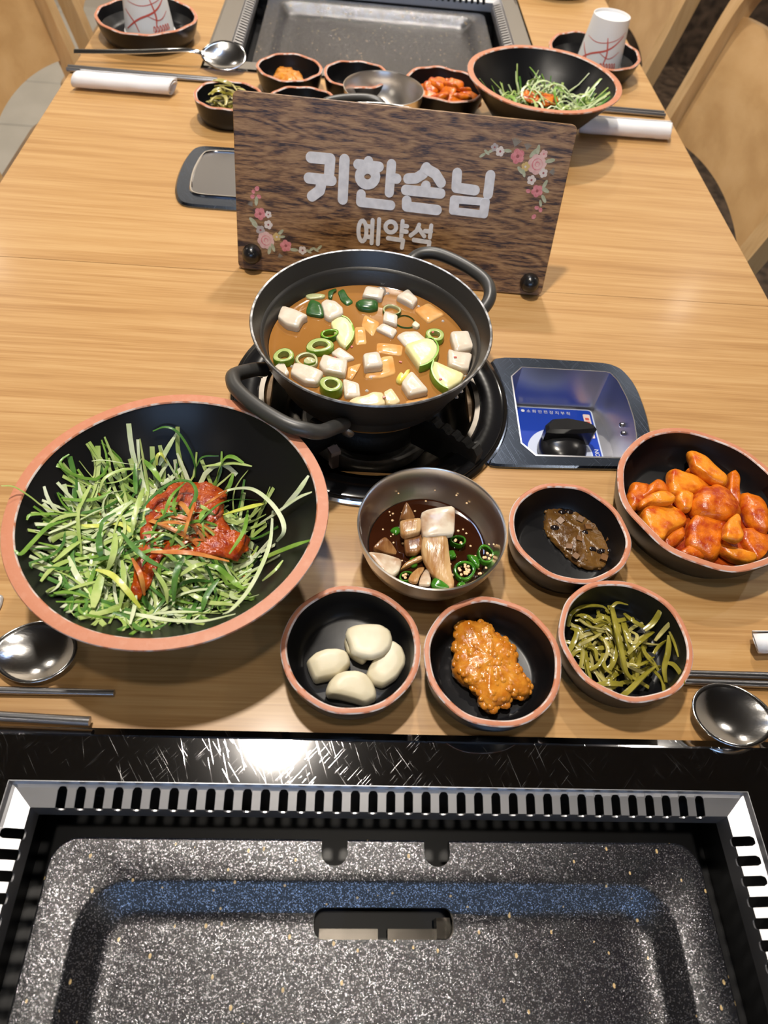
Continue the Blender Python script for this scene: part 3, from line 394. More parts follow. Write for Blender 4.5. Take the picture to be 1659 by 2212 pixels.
b = MB(); b.box((1.55, 3.42, .55), (2.3, .06, 1.1)); struct('trim_1', b, MT['darkfloor'])
b = MB(); b.box((-2.7, .55, 1.2), (.1, 6.0, 2.5)); struct('wall_left', b, MT['wall'])
b = MB(); b.box((2.7, .55, 1.2), (.1, 6.0, 2.5)); struct('wall_right', b, MT['wall'])
WX, W0, W1 = .95, 1.35, 2.2     # window opening in the wall behind the diner
b = MB(); b.box((0, -2.4, W0 / 2), (5.4, .1, W0)); b.box((0, -2.4, (W1 + 2.43) / 2), (5.4, .1, 2.43 - W1))
for s in (-1, 1): b.box((s * (WX + 2.7) / 2, -2.4, (W0 + W1) / 2), (2.7 - WX, .1, W1 - W0))
struct('wall_back', b, MT['wall'])
b = MB(); b.box((0, -2.4, (W0 + W1) / 2), (2 * WX, .006, W1 - W0)); win = struct('window_1', b, MT['glass'])
b = MB()
for x in (-WX + .03, 0, WX - .03): b.box((x, -2.4, (W0 + W1) / 2), (.06, .07, W1 - W0))
for z in (W0 + .03, W1 - .03): b.box((0, -2.4, z), (2 * WX, .07, .06))
f = b.build('window_frame', MT['whitemetal'], parent=win, smooth=False)

# ---------------------------------------------------------------- tables
TX0, TX1 = -.3938, .4600
GX0, GX1 = -.2165, .2946            # outer edges of the grill frame
def grid_slab(b, xs, ys, holes, z0, z1):
    nx, ny = len(xs) - 1, len(ys) - 1; full = lambda i, j: 0 <= i < nx and 0 <= j < ny and (i, j) not in holes
    for i in range(nx):
        for j in range(ny):
            if not full(i, j): continue
            x0, x1, y0, y1 = xs[i], xs[i + 1], ys[j], ys[j + 1]
            b.add([(x0, y0, z1), (x1, y0, z1), (x1, y1, z1), (x0, y1, z1)], [(0, 1, 2, 3)]); b.add([(x0, y0, z0), (x1, y0, z0), (x1, y1, z0), (x0, y1, z0)], [(3, 2, 1, 0)])
            for di, dj, e in ((-1, 0, ((x0, y1), (x0, y0))), (1, 0, ((x1, y0), (x1, y1))), (0, -1, ((x0, y0), (x1, y0))), (0, 1, ((x1, y1), (x0, y1)))):
                if not full(i + di, j + dj): (ax, ay), (bx, by) = e; b.add([(ax, ay, z0), (bx, by, z0), (bx, by, z1), (ax, ay, z1)], [(0, 1, 2, 3)])
def table(y0, y1, gy0, gy1, bc, rec, label):
    """y range, grill hole, burner centre, recess hole"""
    t = empty('dining_table', ((TX0 + TX1) / 2, (y0 + y1) / 2, -TZ), 0, label, 'table', 'wooden barbecue tables set end to end'); ox, oy = t.location.x, t.location.y
    b = MB(); h = .088
    xs = sorted({TX0, TX1, GX0 + .012, GX1 - .012, bc[0] - h, bc[0] + h, rec[0], rec[1]}); ys = sorted({y0, y1, gy0 + .012, gy1 - .012, bc[1] - h, bc[1] + h, rec[2], rec[3]})
    holes = set()
    for i in range(len(xs) - 1):
        for j in range(len(ys) - 1):
            mx, my = (xs[i] + xs[i + 1]) / 2, (ys[j] + ys[j + 1]) / 2
            for hx0, hx1, hy0, hy1 in ((GX0 + .012, GX1 - .012, gy0 + .012, gy1 - .012), (bc[0] - h, bc[0] + h, bc[1] - h, bc[1] + h), rec):
                if hx0 < mx < hx1 and hy0 < my < hy1: holes.add((i, j))
    grid_slab(b, [x - ox for x in xs], [y - oy for y in ys], holes, TZ - .028, TZ)
    top = b.build('tabletop', MT['table'], parent=t, smooth=False)
    b = MB(); e = .002
    b.box(((TX0 + TX1) / 2 - ox, 0, TZ - .0150), (TX1 - TX0 + 2 * e, y1 - y0 - .001, .0255)); 
    # thin edge band on the two long sides
    b = MB()
    for sx in (TX0 - e / 2, TX1 + e / 2): b.box((sx - ox, 0, TZ - .0148), (e, y1 - y0 - .002, .026))
    b.build('edge_band', MT['edge'], parent=t, smooth=False)
    for sx in (TX0 + .09, TX1 - .09):
        for sy in (y0 + .08, y1 - .08):
            b = MB(); b.box((sx - ox, sy - oy, (TZ - .028) / 2), (.06, .06, TZ - .028)); b.build('leg', MT['rubber'], parent=t, smooth=False)
    return t
SEAM = .6155
NB = (.0240, .4437); FB = (.0480, .7873)                   # burner centres
table(-.62, SEAM - .0003, -.30, .1412, NB, (.150, .264, .381, .492), 'wooden barbecue table holding the stew pot and the near grill')
table(SEAM + .0003, 2.06, 1.0898, 1.531, FB, (-.190, -.134, .744, .852), 'wooden barbecue table behind the reserved sign, with the further grill')

# ---------------------------------------------------------------- grills
def vent_strip(b, L, nslot, pitch, first, width):
    """slotted strip along +x from 0..L, profile runs to -y and down; mitred at both ends"""
    prof = [(0, 0, 0), (.0045, -.0006, -.0045), (.0068, -.0026, -.0056), (.0172, -.0128, -.0085), (.0308, -.0136, -.0221)]
    def at(u, t):
        for (t0, y0, z0), (t1, y1, z1) in zip(prof, prof[1:]):
            if t <= t1 + 1e-9: k = (t - t0) / (t1 - t0); y = y0 + (y1 - y0) * k; z = z0 + (z1 - z0) * k; break
        uu = min(max(u, -y), L + y); return (uu, y, z)
    b1, b2, b3, TT = .0045, .0068, .0172, .0308; s0, s1, r = .0058, .0212, .0022
    us = [0, first]; kinds = [None]
    for i in range(nslot):
        a = first + i * pitch
        for k in range(1, 7): us.append(a + width * k / 6); kinds.append((a, a + width))
        us.append(a + pitch if i < nslot - 1 else L); kinds.append(None)
    def rng(u, sl):
        a, e = sl; d = min(u - a, e - u); c = 0 if d >= r else r - math.sqrt(max(0, r * r - (r - d) ** 2)); return s0 + c, s1 - c
    for u0, u1, sl in zip(us, us[1:], kinds):
        if sl is None:
            ts = [0, b1, b2, b3, TT]; n = len(ts)
            b.add([at(u, t) for u in (u0, u1) for t in ts], [(i, i + 1, n + i + 1, n + i) for i in range(n - 1)])
        else:
            (a0, e0), (a1, e1) = rng(u0, sl), rng(u1, sl)
            for t0s, t1s in (([0, b1, a0], [0, b1, a1]), ([e0, TT], [e1, TT])):
                n = len(t0s); b.add([at(u0, t) for t in t0s] + [at(u1, t) for t in t1s], [(i, i + 1, n + i + 1, n + i) for i in range(n - 1)])
def grill(cx_, cy_, rz, label):
    g = empty('tabletop_grill', (cx_, cy_, 0), rz, label, 'grill', 'steel tabletop grills')
    hx, hy = (GX1 - GX0) / 2, .2206; m0, m1 = .0045, .0315
    # four mitred frame sides: bevelled outer strip then flat scratched top
    for k in range(4):
        a = k * PI / 2; A, B = (hx, hy) if k % 2 == 0 else (hy, hx)
        M = Matrix.Rotation(a, 3, 'Z'); b = MB(); vs = []
        for d, z in ((0, -.004), (0, .0012), (m0, .0030), (m0 + .001, .0024), (m1, .0020), (m1, -.004)):
            vs += [M @ Vector((-(A - d), B - d, z)), M @ Vector((A - d, B - d, z))]
        b.add(vs, [(2 * i, 2 * i + 1, 2 * i + 3, 2 * i + 2)[::-1] for i in range(5)] + [(11, 10, 0, 1)]); b.build('frame_side', MT['frame'], parent=g, angle=12)
        b = MB(); L = 2 * (A - m1); n = 37 if k % 2 == 0 else 31; pt = .01078; first = (L - (n - 1) * pt - .0056) / 2
        vent_strip(b, L, n, pt, first, .0056); Mv = [M @ (Vector(v) + Vector((-(A - m1), B - m1, .0018))) for v in b.v]; b.v = Mv
        o = b.build('vent_strip', MT['vent'], parent=g, smooth=False); sd = o.modifiers.new('s', 'SOLIDIFY'); sd.thickness = .0009; sd.offset = 0
    b = MB(); wx, wy = hx - .046, hy - .046     # the dark well under the pan
    X, Y = hx - m1 - .001, hy - m1 - .001
    b.add([(-X, -Y, -.0045), (X, -Y, -.0045), (X, Y, -.0045), (-X, Y, -.0045), (-X, -Y, -.07), (X, -Y, -.07), (X, Y, -.07), (-X, Y, -.07)], [(0, 1, 5, 4), (1, 2, 6, 5), (2, 3, 7, 6), (3, 0, 4, 7), (4, 5, 6, 7)])
    b.build('well', MT['darkwell'], parent=g, smooth=False)
    b = MB(); b.box((-.022, hy - .1035, -.060), (.036, .006, .004)); b.box((.020, hy - .1035, -.060), (.036, .006, .004)); b.box((.036, hy - .1010, -.054), (.010, .011, .012)); b.build('drip_plate', MT['darkchrome'], parent=g, smooth=False)
    return g
def pan(cx_, cy_, rz, label):
    g = empty('grill_pan', (cx_, cy_, -.02), rz, label, 'pan', 'speckled black grill pans')
    hx, hy = .1955, .1630; fl = .0225
    rings = []
    for d, z, r in ((.002, -.008, .014), (0, -.0065, .015), (0, -.0012, .015), (.0012, 0, .014), (fl - .001, 0, .026), (fl + .0015, -.0012, .025), (fl + .0105, -.0110, .020), (fl + .0145, -.0140, .017), (fl + .020, -.0150, .012)):
        rings.append([(x, y, z) for x, y in rrect(-hx + d, hx - d, -hy + d, hy - d, r, 8)])
    b = MB(); n = len(rings[0]); bot = [[(x, y, -.020) for x, y, z in rings[-2]], ]
    vs = [v for r_ in rings for v in r_]; fs = []
    for l in range(len(rings) - 1):
        for i in range(n): j = (i + 1) % n; fs.append((l * n + i, l * n + j, (l + 1) * n + j, (l + 1) * n + i))
    fs.append(tuple((len(rings) - 1) * n + i for i in range(n)))
    und = [[(x * .965, y * .96, -.008) for x, y, z in rings[0]], [(x, y, z - .004) for x, y, z in rings[5]], [(x, y, -.019) for x, y, z in rings[7]]]
    k0 = len(vs); vs += [v for r_ in und for v in r_]
    seq = [0] + [k0 // n + i for i in range(3)]
    for l0, l1 in zip(seq, seq[1:]):
        for i in range(n): j = (i + 1) % n; fs.append((l1 * n + i, l1 * n + j, l0 * n + j, l0 * n + i))
    fs.append(tuple(seq[-1] * n + i for i in range(n - 1, -1, -1)))
    b.add(vs, fs); o = b.build('pan_plate', MT['speckle'], parent=g)
    cs = []
    for x in (-.0305, .0315):
        cs.append(cutter(rrect(x - .0078, x + .0078, hy - .0145, hy + .03, .0072, 6), -.03, .02))
    cs.append(cutter(rrect(-.0410, .0415, hy - .0505, hy - .0345, .006, 6), -.05, -.0006))
    bpy.context.view_layer.update()
    for c_ in cs: c_.matrix_world = g.matrix_world.copy()
    boolean(o, cs)
    return g
GC = (GX0 + GX1) / 2
grill(GC, .1412 - .2206, 0, 'stainless grill with slotted vents at the very front of the table')
pan(.0368, .0838 - .1630, 0, 'speckled black grill pan with two notches, right below the small side dishes')
grill(GC - .008, 1.0898 + .2206, PI, 'stainless grill behind the far side dishes')
pan(.032, 1.0898 + .0574 + .1630, PI, 'speckled black grill pan behind the far side dishes')

# ---------------------------------------------------------------- burners
def burner(c, sg, label, cover):
    hz = -.0030 if cover else .0170; g = empty('gas_burner', (c[0], c[1], 0), 0, label, 'burner', 'round gas burners let into the tables')
    b = MB(); b.lathe([(.1180, .0005), (.1238, .0005), (.1241, .0025), (.1225, .0048), (.1200, .0050), (.1195, .003)], 96); b.build('trim_ring', MT['chrome'], parent=g)
    b = MB(); b.lathe([(.1200, .0040), (.1190, .0062), (.1160, .0070), (.1010, .0066), (.0985, .0050), (.0975, .0010)], 96); b.build('pan_ring', MT['enamel'], parent=g)
    b = MB(); b.lathe([(.0985, .0040), (.0940, .0035), (.0905, -.0020), (.0865, -.0120), (.0825, -.0225), (.0775, -.0300), (.0690, -.0340), (0, -.0342)], 96); b.build('drip_bowl', MT['darkchrome'], parent=g)
    b = MB(); b.lathe([(0, -.0340), (.0605, -.0338), (.0615, -.0290), (.0600, -.0235), (.0575, -.0215), (.0545, -.0220), (.0530, -.0232), (0, -.0232)], 72); b.build('burner_base', MT['wornsteel'], parent=g)
    b = MB(); b.lathe([(0, -.0231), (.0485, -.0231), (.0500, -.0215), (.0495, -.0150), (.0460, -.0080), (.0445, -.0060), (.0430, hz - .0035), (.0400, hz - .0005), (0, hz)], 72); b.build('burner_head', MT['iron'], parent=g)
    b = MB(); b.box((-.030, -.0560, -.0215), (.0065, .0065, .0200), .5); b.box((-.030, -.0560, -.0120), (.0090, .0080, .0050), .5); b.build('igniter', MT['sticker'], parent=g, smooth=False)
    for k in range(0 if cover else 4):
        a = PI / 4 + k * PI / 2 + .08; M = Matrix.Rotation(a, 3, 'Z'); prof = [(.0525, -.018), (.086, -.0125), (.112, .0045), (.1175, .0066), (.1175, .0160), (.1130, .0215)]
        x = .111
        while x > .056: prof += [(x, .0215), (x - .0022, .0190), (x - .0050, .0190), (x - .0072, .0215)]; x -= .0105
        prof += [(.050, .0215), (.046, .017)]
        n = len(prof); vs = [M @ Vector((r, -.0042, z)) for r, z in prof] + [M @ Vector((r, .0042, z)) for r, z in prof]
        b = MB(); b.add(vs, [tuple(range(n)), tuple(range(2 * n - 1, n - 1, -1))] + [(i, n + i, n + (i + 1) % n, (i + 1) % n) for i in range(n)]); b.build('trivet_arm', MT['iron'], parent=g, smooth=False)
    return g
burner(NB, 1, 'gas burner with black drip pan beneath the stew pot', False)
burner(FB, -1, 'gas burner mostly hidden behind the reserved sign', True)
# control panel of the near burner
out = ccw([(.1485, .3668), (.2280, .3700), (.2480, .3712), (.2610, .3765), (.2690, .3900), (.2738, .4084), (.2764, .4370), (.2755, .4670), (.2722, .4830), (.2657, .4968), (.2560, .5030), (.2441, .5048), (.1350, .5052), (.1432, .478), (.1473, .444), (.143, .410), (.133, .384), (.120, .3668)])
rec = ccw([(.1545, .3800), (.2440, .3820), (.2515, .3860), (.2585, .4050), (.2612, .4300), (.2608, .4550), (.2570, .4780), (.2520, .4880), (.2470, .4895), (.1560, .4890)])
g = empty('burner_control_panel', (.2, .437, 0), 0, 'steel control panel with a blue label and black knob beside the stew burner', 'control panel')
P0 = Vector((.2, .437))
def rel(o): return [(x - P0.x, y - P0.y) for x, y in o]
n = 64; O = resample(out, 120); Rr = resample(rec, 120)
# align the two rings by angle so the flat plate can be bridged
def byang(o, c): return sorted(o, key=lambda p: math.atan2(p[1] - c[1], p[0] - c[0]))
b = MB(); b.prism(rel(chaikin(out, 2, .2)), .0002, .0040, bev=.0016); plate = b.build('plate', MT['panel'], parent=g, angle=30)
bpy.context.view_layer.update()
ct = cutter(rel(chaikin(rec, 1, .12)), -.1, .1); ct.matrix_world = g.matrix_world.copy(); boolean(plate, [ct])
b = MB(); rr = rel(chaikin(rec, 1, .12)); n = len(rr)
vs = [(x, y, .0042) for x, y in offset(rr, -.0012)] + [(x, y, .0046) for x, y in rr] + [(x, y, -.0435) for x, y in offset(rr, .0015)]
b.add(vs, [(l * n + i, l * n + (i + 1) % n, (l + 1) * n + (i + 1) % n, (l + 1) * n + i)[::-1] for l in (0, 1) for i in range(n)] + [tuple(2 * n + i for i in range(n))]); b.build('recess', MT['recess'], parent=g, angle=30)
lab = rel(rrect(.1580, .2490, .3815, .4860, .004, 3)); b = MB(); b.prism(lab, -.0434, -.0430); lb = b.build('label_plate', MT['blue'], parent=g, smooth=False); 
b = MB(); o1 = rel(rrect(.1580, .2490, .3815, .4860, .004, 3)); i1 = offset(o1, .0014); n = len(o1)
b.add([(x, y, -.04295) for x, y in o1] + [(x, y, -.04295) for x, y in i1], [(i, (i + 1) % n, n + (i + 1) % n, n + i) for i in range(n)]); b.build('label_border', MT['palelabel'], parent=lb, smooth=False)
KC = (.2075 - P0.x, .4260 - P0.y)
def sector(a0, a1, r0, r1, z, mat, nme, par):
    b = MB(); n = 40; vs = []
    for i in range(n + 1): t = a0 + (a1 - a0) * i / n; vs += [(KC[0] + r0 * math.cos(t), KC[1] + r0 * math.sin(t), z), (KC[0] + r1 * math.cos(t), KC[1] + r1 * math.sin(t), z)]
    b.add(vs, [(2 * i, 2 * i + 1, 2 * i + 3, 2 * i + 2) for i in range(n)]); return b.build(nme, mat, parent=par, smooth=False)
sector(-.35, PI + .45, .020, .0315, -.0428, MT['palelabel'], 'dial_ring', lb); sector(-1.25, -.35, .020, .0315, -.0428, MT['orange'], 'dial_mark', lb); sector(PI + .45, PI + 1.2, .020, .0315, -.0428, MT['pinklabel'], 'dial_mark', lb)
b = MB(); b.prism(rel(rrect(.2385, .2455, .4470, .4790, .001, 2)), -.0429, -.0427); st = b.build('warning_sticker', MT['sticker'], parent=lb, smooth=False)
b = MB()
for y in (.4500, .4550, .4655, .4705): b.box((.242 - P0.x, y + .002 - P0.y, -.0426), (.0038, .0032, .0001))
b.build('sticker_print', MT['red'], parent=lb, smooth=False)
kn = empty('control_knob', (0, 0, 0)); kn.parent = g; kn.location = (KC[0], KC[1], -.0425); kn.rotation_euler = (0, 0, .06)
b = MB(); b.lathe([(0, .0005), (.0220, .0005), (.0230, .002), (.0226, .008), (.0205, .0125), (.0120, .0170), (0, .0185)], 48); b.build('knob_skirt', MT['rubber'], parent=kn)
b = MB(); b.prism([(-.0200, .0040), (-.010, .0030), (.012, .0030), (.0265, .0045), (.0300, .0085), (.0285, .0135), (.0220, .0180), (.004, .0225), (-.010, .0210), (-.0185, .0130)], .006, .0262, bev=.0028); b.build('knob_grip', MT['rubber'], parent=kn, angle=30)
def text(s, name, x, y, z, size, rz, mat, par, label=None):
    cu = bpy.data.curves.new(name, 'FONT'); cu.body = s; cu.size = size; cu.align_x = 'CENTER'; cu.align_y = 'CENTER'; cu.extrude = .00003
    tmp = bpy.data.objects.new(name, cu); col.objects.link(tmp); bpy.context.view_layer.update()
    me = bpy.data.meshes.new_from_object(tmp.evaluated_get(bpy.context.evaluated_depsgraph_get())); bpy.data.objects.remove(tmp); me.materials.clear(); me.materials.append(mat)
    o = bpy.data.objects.new(name, me); col.objects.link(o); o.parent = par; o.location = (x, y, z); o.rotation_euler = (0, 0, rz); return o
text('● 소 화 안 전 장 치 부 착', 'lettering', .2010 - P0.x, .4790 - P0.y, -.0427, .0048, -.02, MT['white'], lb)
text('OFF', 'lettering', .1660 - P0.x, .4300 - P0.y, -.0427, .0060, PI / 2, MT['white'], lb); text('ON', 'lettering', .2438 - P0.x, .4280 - P0.y, -.0427, .0060, PI / 2, MT['white'], lb)
for y in (.4390, .4300):
    b = MB(); b.lathe([(0, -.001), (.0026, -.001), (.0024, .0012), (.0012, .0022), (0, .0024)], 16); o = b.build('screw', MT['chrome'], parent=g, loc=(.2592 - P0.x, y - P0.y, -.016 + (y - .43) * .2)); o.rotation_euler = (0, -PI / 2, 0)
# closed control plate of the far burner
g = empty('burner_cover_plate', (-.15, .796, 0), 0, 'blank steel cover plate in the table, partly hidden by the reserved sign', 'cover plate')
P0 = Vector((-.15, .796))
out = ccw([(-.0700, .8640), (-.1780, .8640), (-.1900, .8615), (-.1985, .8520), (-.2040, .8200), (-.2050, .7880), (-.2030, .7600), (-.1975, .7400), (-.1900, .7300), (-.1780, .7270), (-.0700, .7270), (-.0740, .79)])
b = MB(); b.prism(rel(chaikin(out, 2, .2)), .0002, .0042, bev=.0022); b.build('plate', MT['panel'], parent=g, angle=30)
rec = [(-.1780, .8500), (-.1840, .8330), (-.1875, .8000), (-.1862, .7700), (-.1815, .7480), (-.135, .7480), (-.090, .7480), (-.0900, .8500)]
b = MB(); pts = [(x - P0.x, y - P0.y, .0045) for x, y in chaikin(rec, 2, .2)]; b.tube(pts, .0018, 8, closed=True); b.build('raised_ridge', MT['chrome'], parent=g)
b = MB(); b.prism(rel(ccw(offset(ccw(chaikin(rec, 2, .2)), .001))), .0030, .0046); b.build('tray', MT['stick'], parent=g, smooth=False)

# ---------------------------------------------------------------- dishes
def wobbler(seed, ar, az, zr, k=9):
    r = random.Random(seed); ph = [r.uniform(0, 6.28) for _ in range(6)]
    def w(t, rad, z):
        u = max(0, min(1, z / zr)); u *= u
        return 1 + u * ar * (math.sin(2 * t + ph[0]) + .5 * math.sin(5 * t + ph[1]) + .45 * math.sin(k * t + ph[2])), u * az * (math.sin(3 * t + ph[3]) + .7 * math.sin(k * t + ph[4]))
    return w
def rim_mesh(g, R, zr, rw, n, w, label, e=.00055):
    b = MB(); b.mi = 1; b.lathe([(R - .0002, zr - .0016), (R + .0001, zr - .0006), (R - e, zr + .0001)], n, w); b.mi = 0; b.lathe([(R - e, zr + .0001), (R - rw * .5, zr + .0004), (R - rw + e, zr + .0003)], n, w); b.mi = 1; b.lathe([(R - rw + e, zr + .0003), (R - rw - .0001, zr), (R - rw - .0005, zr - .0008)], n, w)
    return tag(b.build('rim', [MT['rim'], MT['rimedge']], parent=g, angle=50), label)
def dish(name, c, R, zr, seed, label, group, ar=.008, az=.0006, rw=.0036, cat='dish', n=96, k=9):
    g = empty(name, (c[0], c[1], 0), 0, label, cat, group); w = wobbler(seed, ar, az, zr, k)
    b = MB(); b.lathe([(0, .0006), (.72 * R, .0006), (.80 * R, .0012), (.865 * R, .004), (.93 * R, .4 * zr), (.985 * R, .8 * zr), (R, zr - .0012), (R - .0008, zr - .0003), (R - rw, zr - .0002), (R - rw - .0006, zr - .0022), (R - rw - .0018, .55 * zr), (.875 * R - rw, .0095), (.82 * R - rw, .0062), (.76 * R - rw, .0052), (0, .0050)], n, w); b.build('bowl', MT['glaze'], parent=g, angle=35)
    rim_mesh(g, R, zr, rw, n, w, 'worn terracotta rim')
    return g
SG = 'small black side dishes with terracotta rims'; BGp = 'deep black salad bowls with terracotta rims'
DN = [('garlic', (.0118, .1872), .0444, 1, 'small black dish with terracotta rim holding garlic cloves', .007), ('paste', (.1027, .1818), .0447, 2, 'small black dish with terracotta rim holding the orange soybean paste', .010),
      ('bean', (.1703, .2846), .0450, 3, 'small black dish with terracotta rim holding dark bean sauce', .009), ('pickle', (.1940, .1993), .0447, 14, 'small black dish with terracotta rim holding pickled pepper strips near the stew burner', .012)]
for nme, c, R, sd, lb_, ar in DN: dish('side_dish', c, R, .030, sd, lb_, SG, ar)
KD = (.2840, .3232); dish('kimchi_dish', KD, .0692, .032, 6, 'oval black dish with terracotta rim heaped with radish kimchi beside the control panel', 'wide black dishes with terracotta rims', .011, .0009, .0048, n=120)
def salad_bowl(c, label):
    g = empty('salad_bowl', (c[0], c[1], 0), 0, label, 'bowl', BGp); R, zr, rw = .1010, .070, .0075; w = wobbler(31, .0022, .0003, zr, 7)
    b = MB(); b.lathe([(0, .0006), (.038, .0006), (.043, .0016), (.047, .006), (.0700, .0330), (.0880, .0540), (R - .0006, zr - .0012), (R - .0006, zr - .0004), (R - rw, zr - .0004), (R - rw - .0008, zr - .0024), (.0780, .0500), (.0600, .0290), (.0440, .0100), (.0385, .0066), (.032, .0056), (0, .0056)], 144, w); b.build('bowl', MT['glaze'], parent=g, angle=35)
    rim_mesh(g, R, zr, rw, 144, w, 'broad terracotta rim', .0003)
    return g
BB = (-.1076, .2627); FBB = (.2422, .9747)
salad_bowl(BB, 'large black salad bowl full of shredded scallions in front of the stew pot'); salad_bowl(FBB, 'black salad bowl of shredded scallions behind the reserved sign')
# far dishes
for nme, c, R, sd, lb_ in (('side_dish', (-.0929, 1.0437), .0450, 21, 'small black dish with orange paste at the edge of the far grill'), ('side_dish', (-.0009, 1.0399), .0452, 22, 'empty small black dish at the edge of the far grill beside the paste dish'),
      ('side_dish', (-.1634, .9446), .0430, 23, 'small black dish of pickled peppers behind the corner of the reserved sign'), ('side_dish', (-.0680, .9440), .0445, 24, 'small black dish mostly hidden behind the top edge of the reserved sign')):
    dish(nme, c, R, .030, sd, lb_, SG, .009, .0007)
dish('kimchi_dish', (.1210, 1.0300), .0560, .031, 25, 'black dish of red kimchi between the far steel bowl and far salad bowl', 'wide black dishes with terracotta rims', .012, .001, .0042)
dish('cup_dish', (-.3115, 1.1781), .0732, .031, 26, 'wavy black dish holding the cut-off paper cup, behind the further steel spoon', 'wide black dishes with terracotta rims', .009, .0008, .0042, k=11)
dish('cup_dish', (.3649, 1.1972), .0713, .031, 27, 'wide black dish holding an upturned paper cup behind the further salad bowl', 'wide black dishes with terracotta rims', .009, .0008, .0042, k=11)
dish('kimchi_dish', (.3640, 1.5680), .0690, .031, 28, 'dark dish at the far table end, cut off above the upturned cup', 'wide black dishes with terracotta rims', .012, .0011, .0042)
def steel_bowl(c, label):
    g = empty('steel_bowl', (c[0], c[1], 0), 0, label, 'bowl', 'stainless steel sauce bowls'); R = .0526; z = .045
    pr = [(0, .0004), (.024, .0004), (.030, .0022), (.0400, .0100), (.0475, .0220), (.0512, .0340), (R - .0005, z - .001), (R, z), (R - .0010, z + .0004), (R - .0020, z - .0010), (.0500, .0335), (.0462, .0225), (.0388, .0112), (.029, .0034), (.023, .0018), (0, .0016)]
    b = MB(); b.lathe(pr, 112); b.build('bowl', MT['steel'], parent=g, angle=50); return g
SB = (.0657, .2738)
steel_bowl(SB, 'polished steel bowl of onions and chilies in soy sauce'); steel_bowl((.0350, .9660), 'polished steel bowl just behind the top edge of the reserved sign')

# ---------------------------------------------------------------- the stew pot
def pot(c, label, z0=.0215):
    g = empty('stew_pot', (c[0], c[1], z0), 0, label, 'pot', 'black stew pots with two handles'); dz = -.0215
    pr = [(0, .0222), (.054, .0222), (.060, .0240), (.066, .0290), (.0780, .0460), (.0865, .0600), (.0915, .0740), (.0948, .0830), (.0958, .0852), (.0952, .0860), (.0938, .0856), (.0905, .0790), (.0885, .0738), (.0868, .0728), (.0855, .0710), (.0835, .0600), (.0760, .0380), (.064, .0270), (.055, .0250), (0, .0250)]
    b = MB(); b.lathe([(r, z + dz) for r, z in pr], 128); b.build('pot_body', MT['pot'], parent=g, angle=28)
    b = MB(); b.lathe([(.0956, .0846 + dz), (.0961, .0855 + dz), (.0954, .0864 + dz), (.0940, .0860 + dz)], 128); tag(b.build('rim', MT['worn'], parent=g), 'silver rim where the coating has worn off')
    for a in (.87, PI + .87):
        M = Matrix.Rotation(a, 3, 'Z'); h = MB()
        P = [(.0790, .042, .058), (.0900, .0430, .0640), (.1060, .0425, .0705), (.1150, .0370, .0755), (.1220, .0240, .0775), (.1245, 0, .0780), (.1220, -.0240, .0775), (.1150, -.0370, .0755), (.1060, -.0425, .0705), (.0900, -.0430, .0640), (.0790, -.042, .058)]
        h.tube([M @ Vector((x, y, z + dz)) for x, y, z in spline(P, 5)], .0056, 14); o = h.build('handle', MT['handle'], parent=g)
        for s in (-1, 1):
            r_ = MB(); r_.lathe([(0, 0), (.0052, 0), (.0046, .0016), (.002, .0024), (0, .0026)], 20); q = r_.build('rivet', MT['worn'], parent=o, loc=M @ Vector((.0800, s * .0465, .0530 + dz))); q.rotation_euler = Vector(M @ Vector((.86, s * .42, -.25))).to_track_quat('Z', 'Y').to_euler()
    return g
PC = (.0204, .4410)
pot(PC, 'black two-handled pot of bubbling soybean stew on the near burner'); pot((.030, .785), 'black pot behind the reserved sign, only its rim and handle showing', -.0023).rotation_euler = (0, 0, 1.03)
g = tag(empty('stew_broth', (PC[0], PC[1], .040)), 'orange brown soybean broth filling the near pot', 'broth')
b = MB(); b.lathe([(0, -.013), (.070, -.010), (.0785, .006), (.0826, .0184), (.0828, .0188), (.0815, .0181), (.074, .0180), (.055, .0180), (.03, .0180), (0, .0180)], 96); b.build('broth', MT['broth'], parent=g)
def bubble(x, y, r, z=.0178):
    b = MB(); b.lathe([(r * 1.25, -.0004), (r * 1.05, .0004), (r * .97, r * .35), (r * .75, r * .72), (r * .4, r * .95), (0, r * 1.02)], 20); return b.build('bubble', MT['film'], parent=g, loc=(x - PC[0], y - PC[1], z))
bubble(.0290, .5157, .0050)
for x, y, r in ((.0245, .5166, .0014), (.0355, .5150, .0014), (.0500, .5060, .0011), (.0625, .4995, .0012), (.0830, .4810, .0013), (.0940, .4640, .0016), (.0960, .4560, .0013), (.0985, .4200, .0014), (.0975, .4130, .0013), (.0950, .4020, .0015), (.0925, .3960, .0016), (.0885, .3890, .0014), (-.0420, .4130, .0013), (-.0445, .4180, .0014), (-.0180, .4560, .0013), (-.0135, .4565, .0012), (.0215, .4050, .0013), (.0165, .4130, .0012), (.0180, .3900, .0013)): bubble(x, y, r)
ZL = .058
SUNK = ('sunken', 'under the trapezoid')
for i, (lb_, o, h) in enumerate(RADISH):
    h *= 1e-4; mat = MT['sunken'] if h < .0018 else (MT['radishyellow'] if 'yellowish' in lb_ else MT['radish'])
    food('radish_cube', o, ZL - .006, .006 + h, mat, lb_, 'radish', 'radish pieces in the stew', chk=(1, .09), amp=.0005, fr=90, seed=i, n=32)
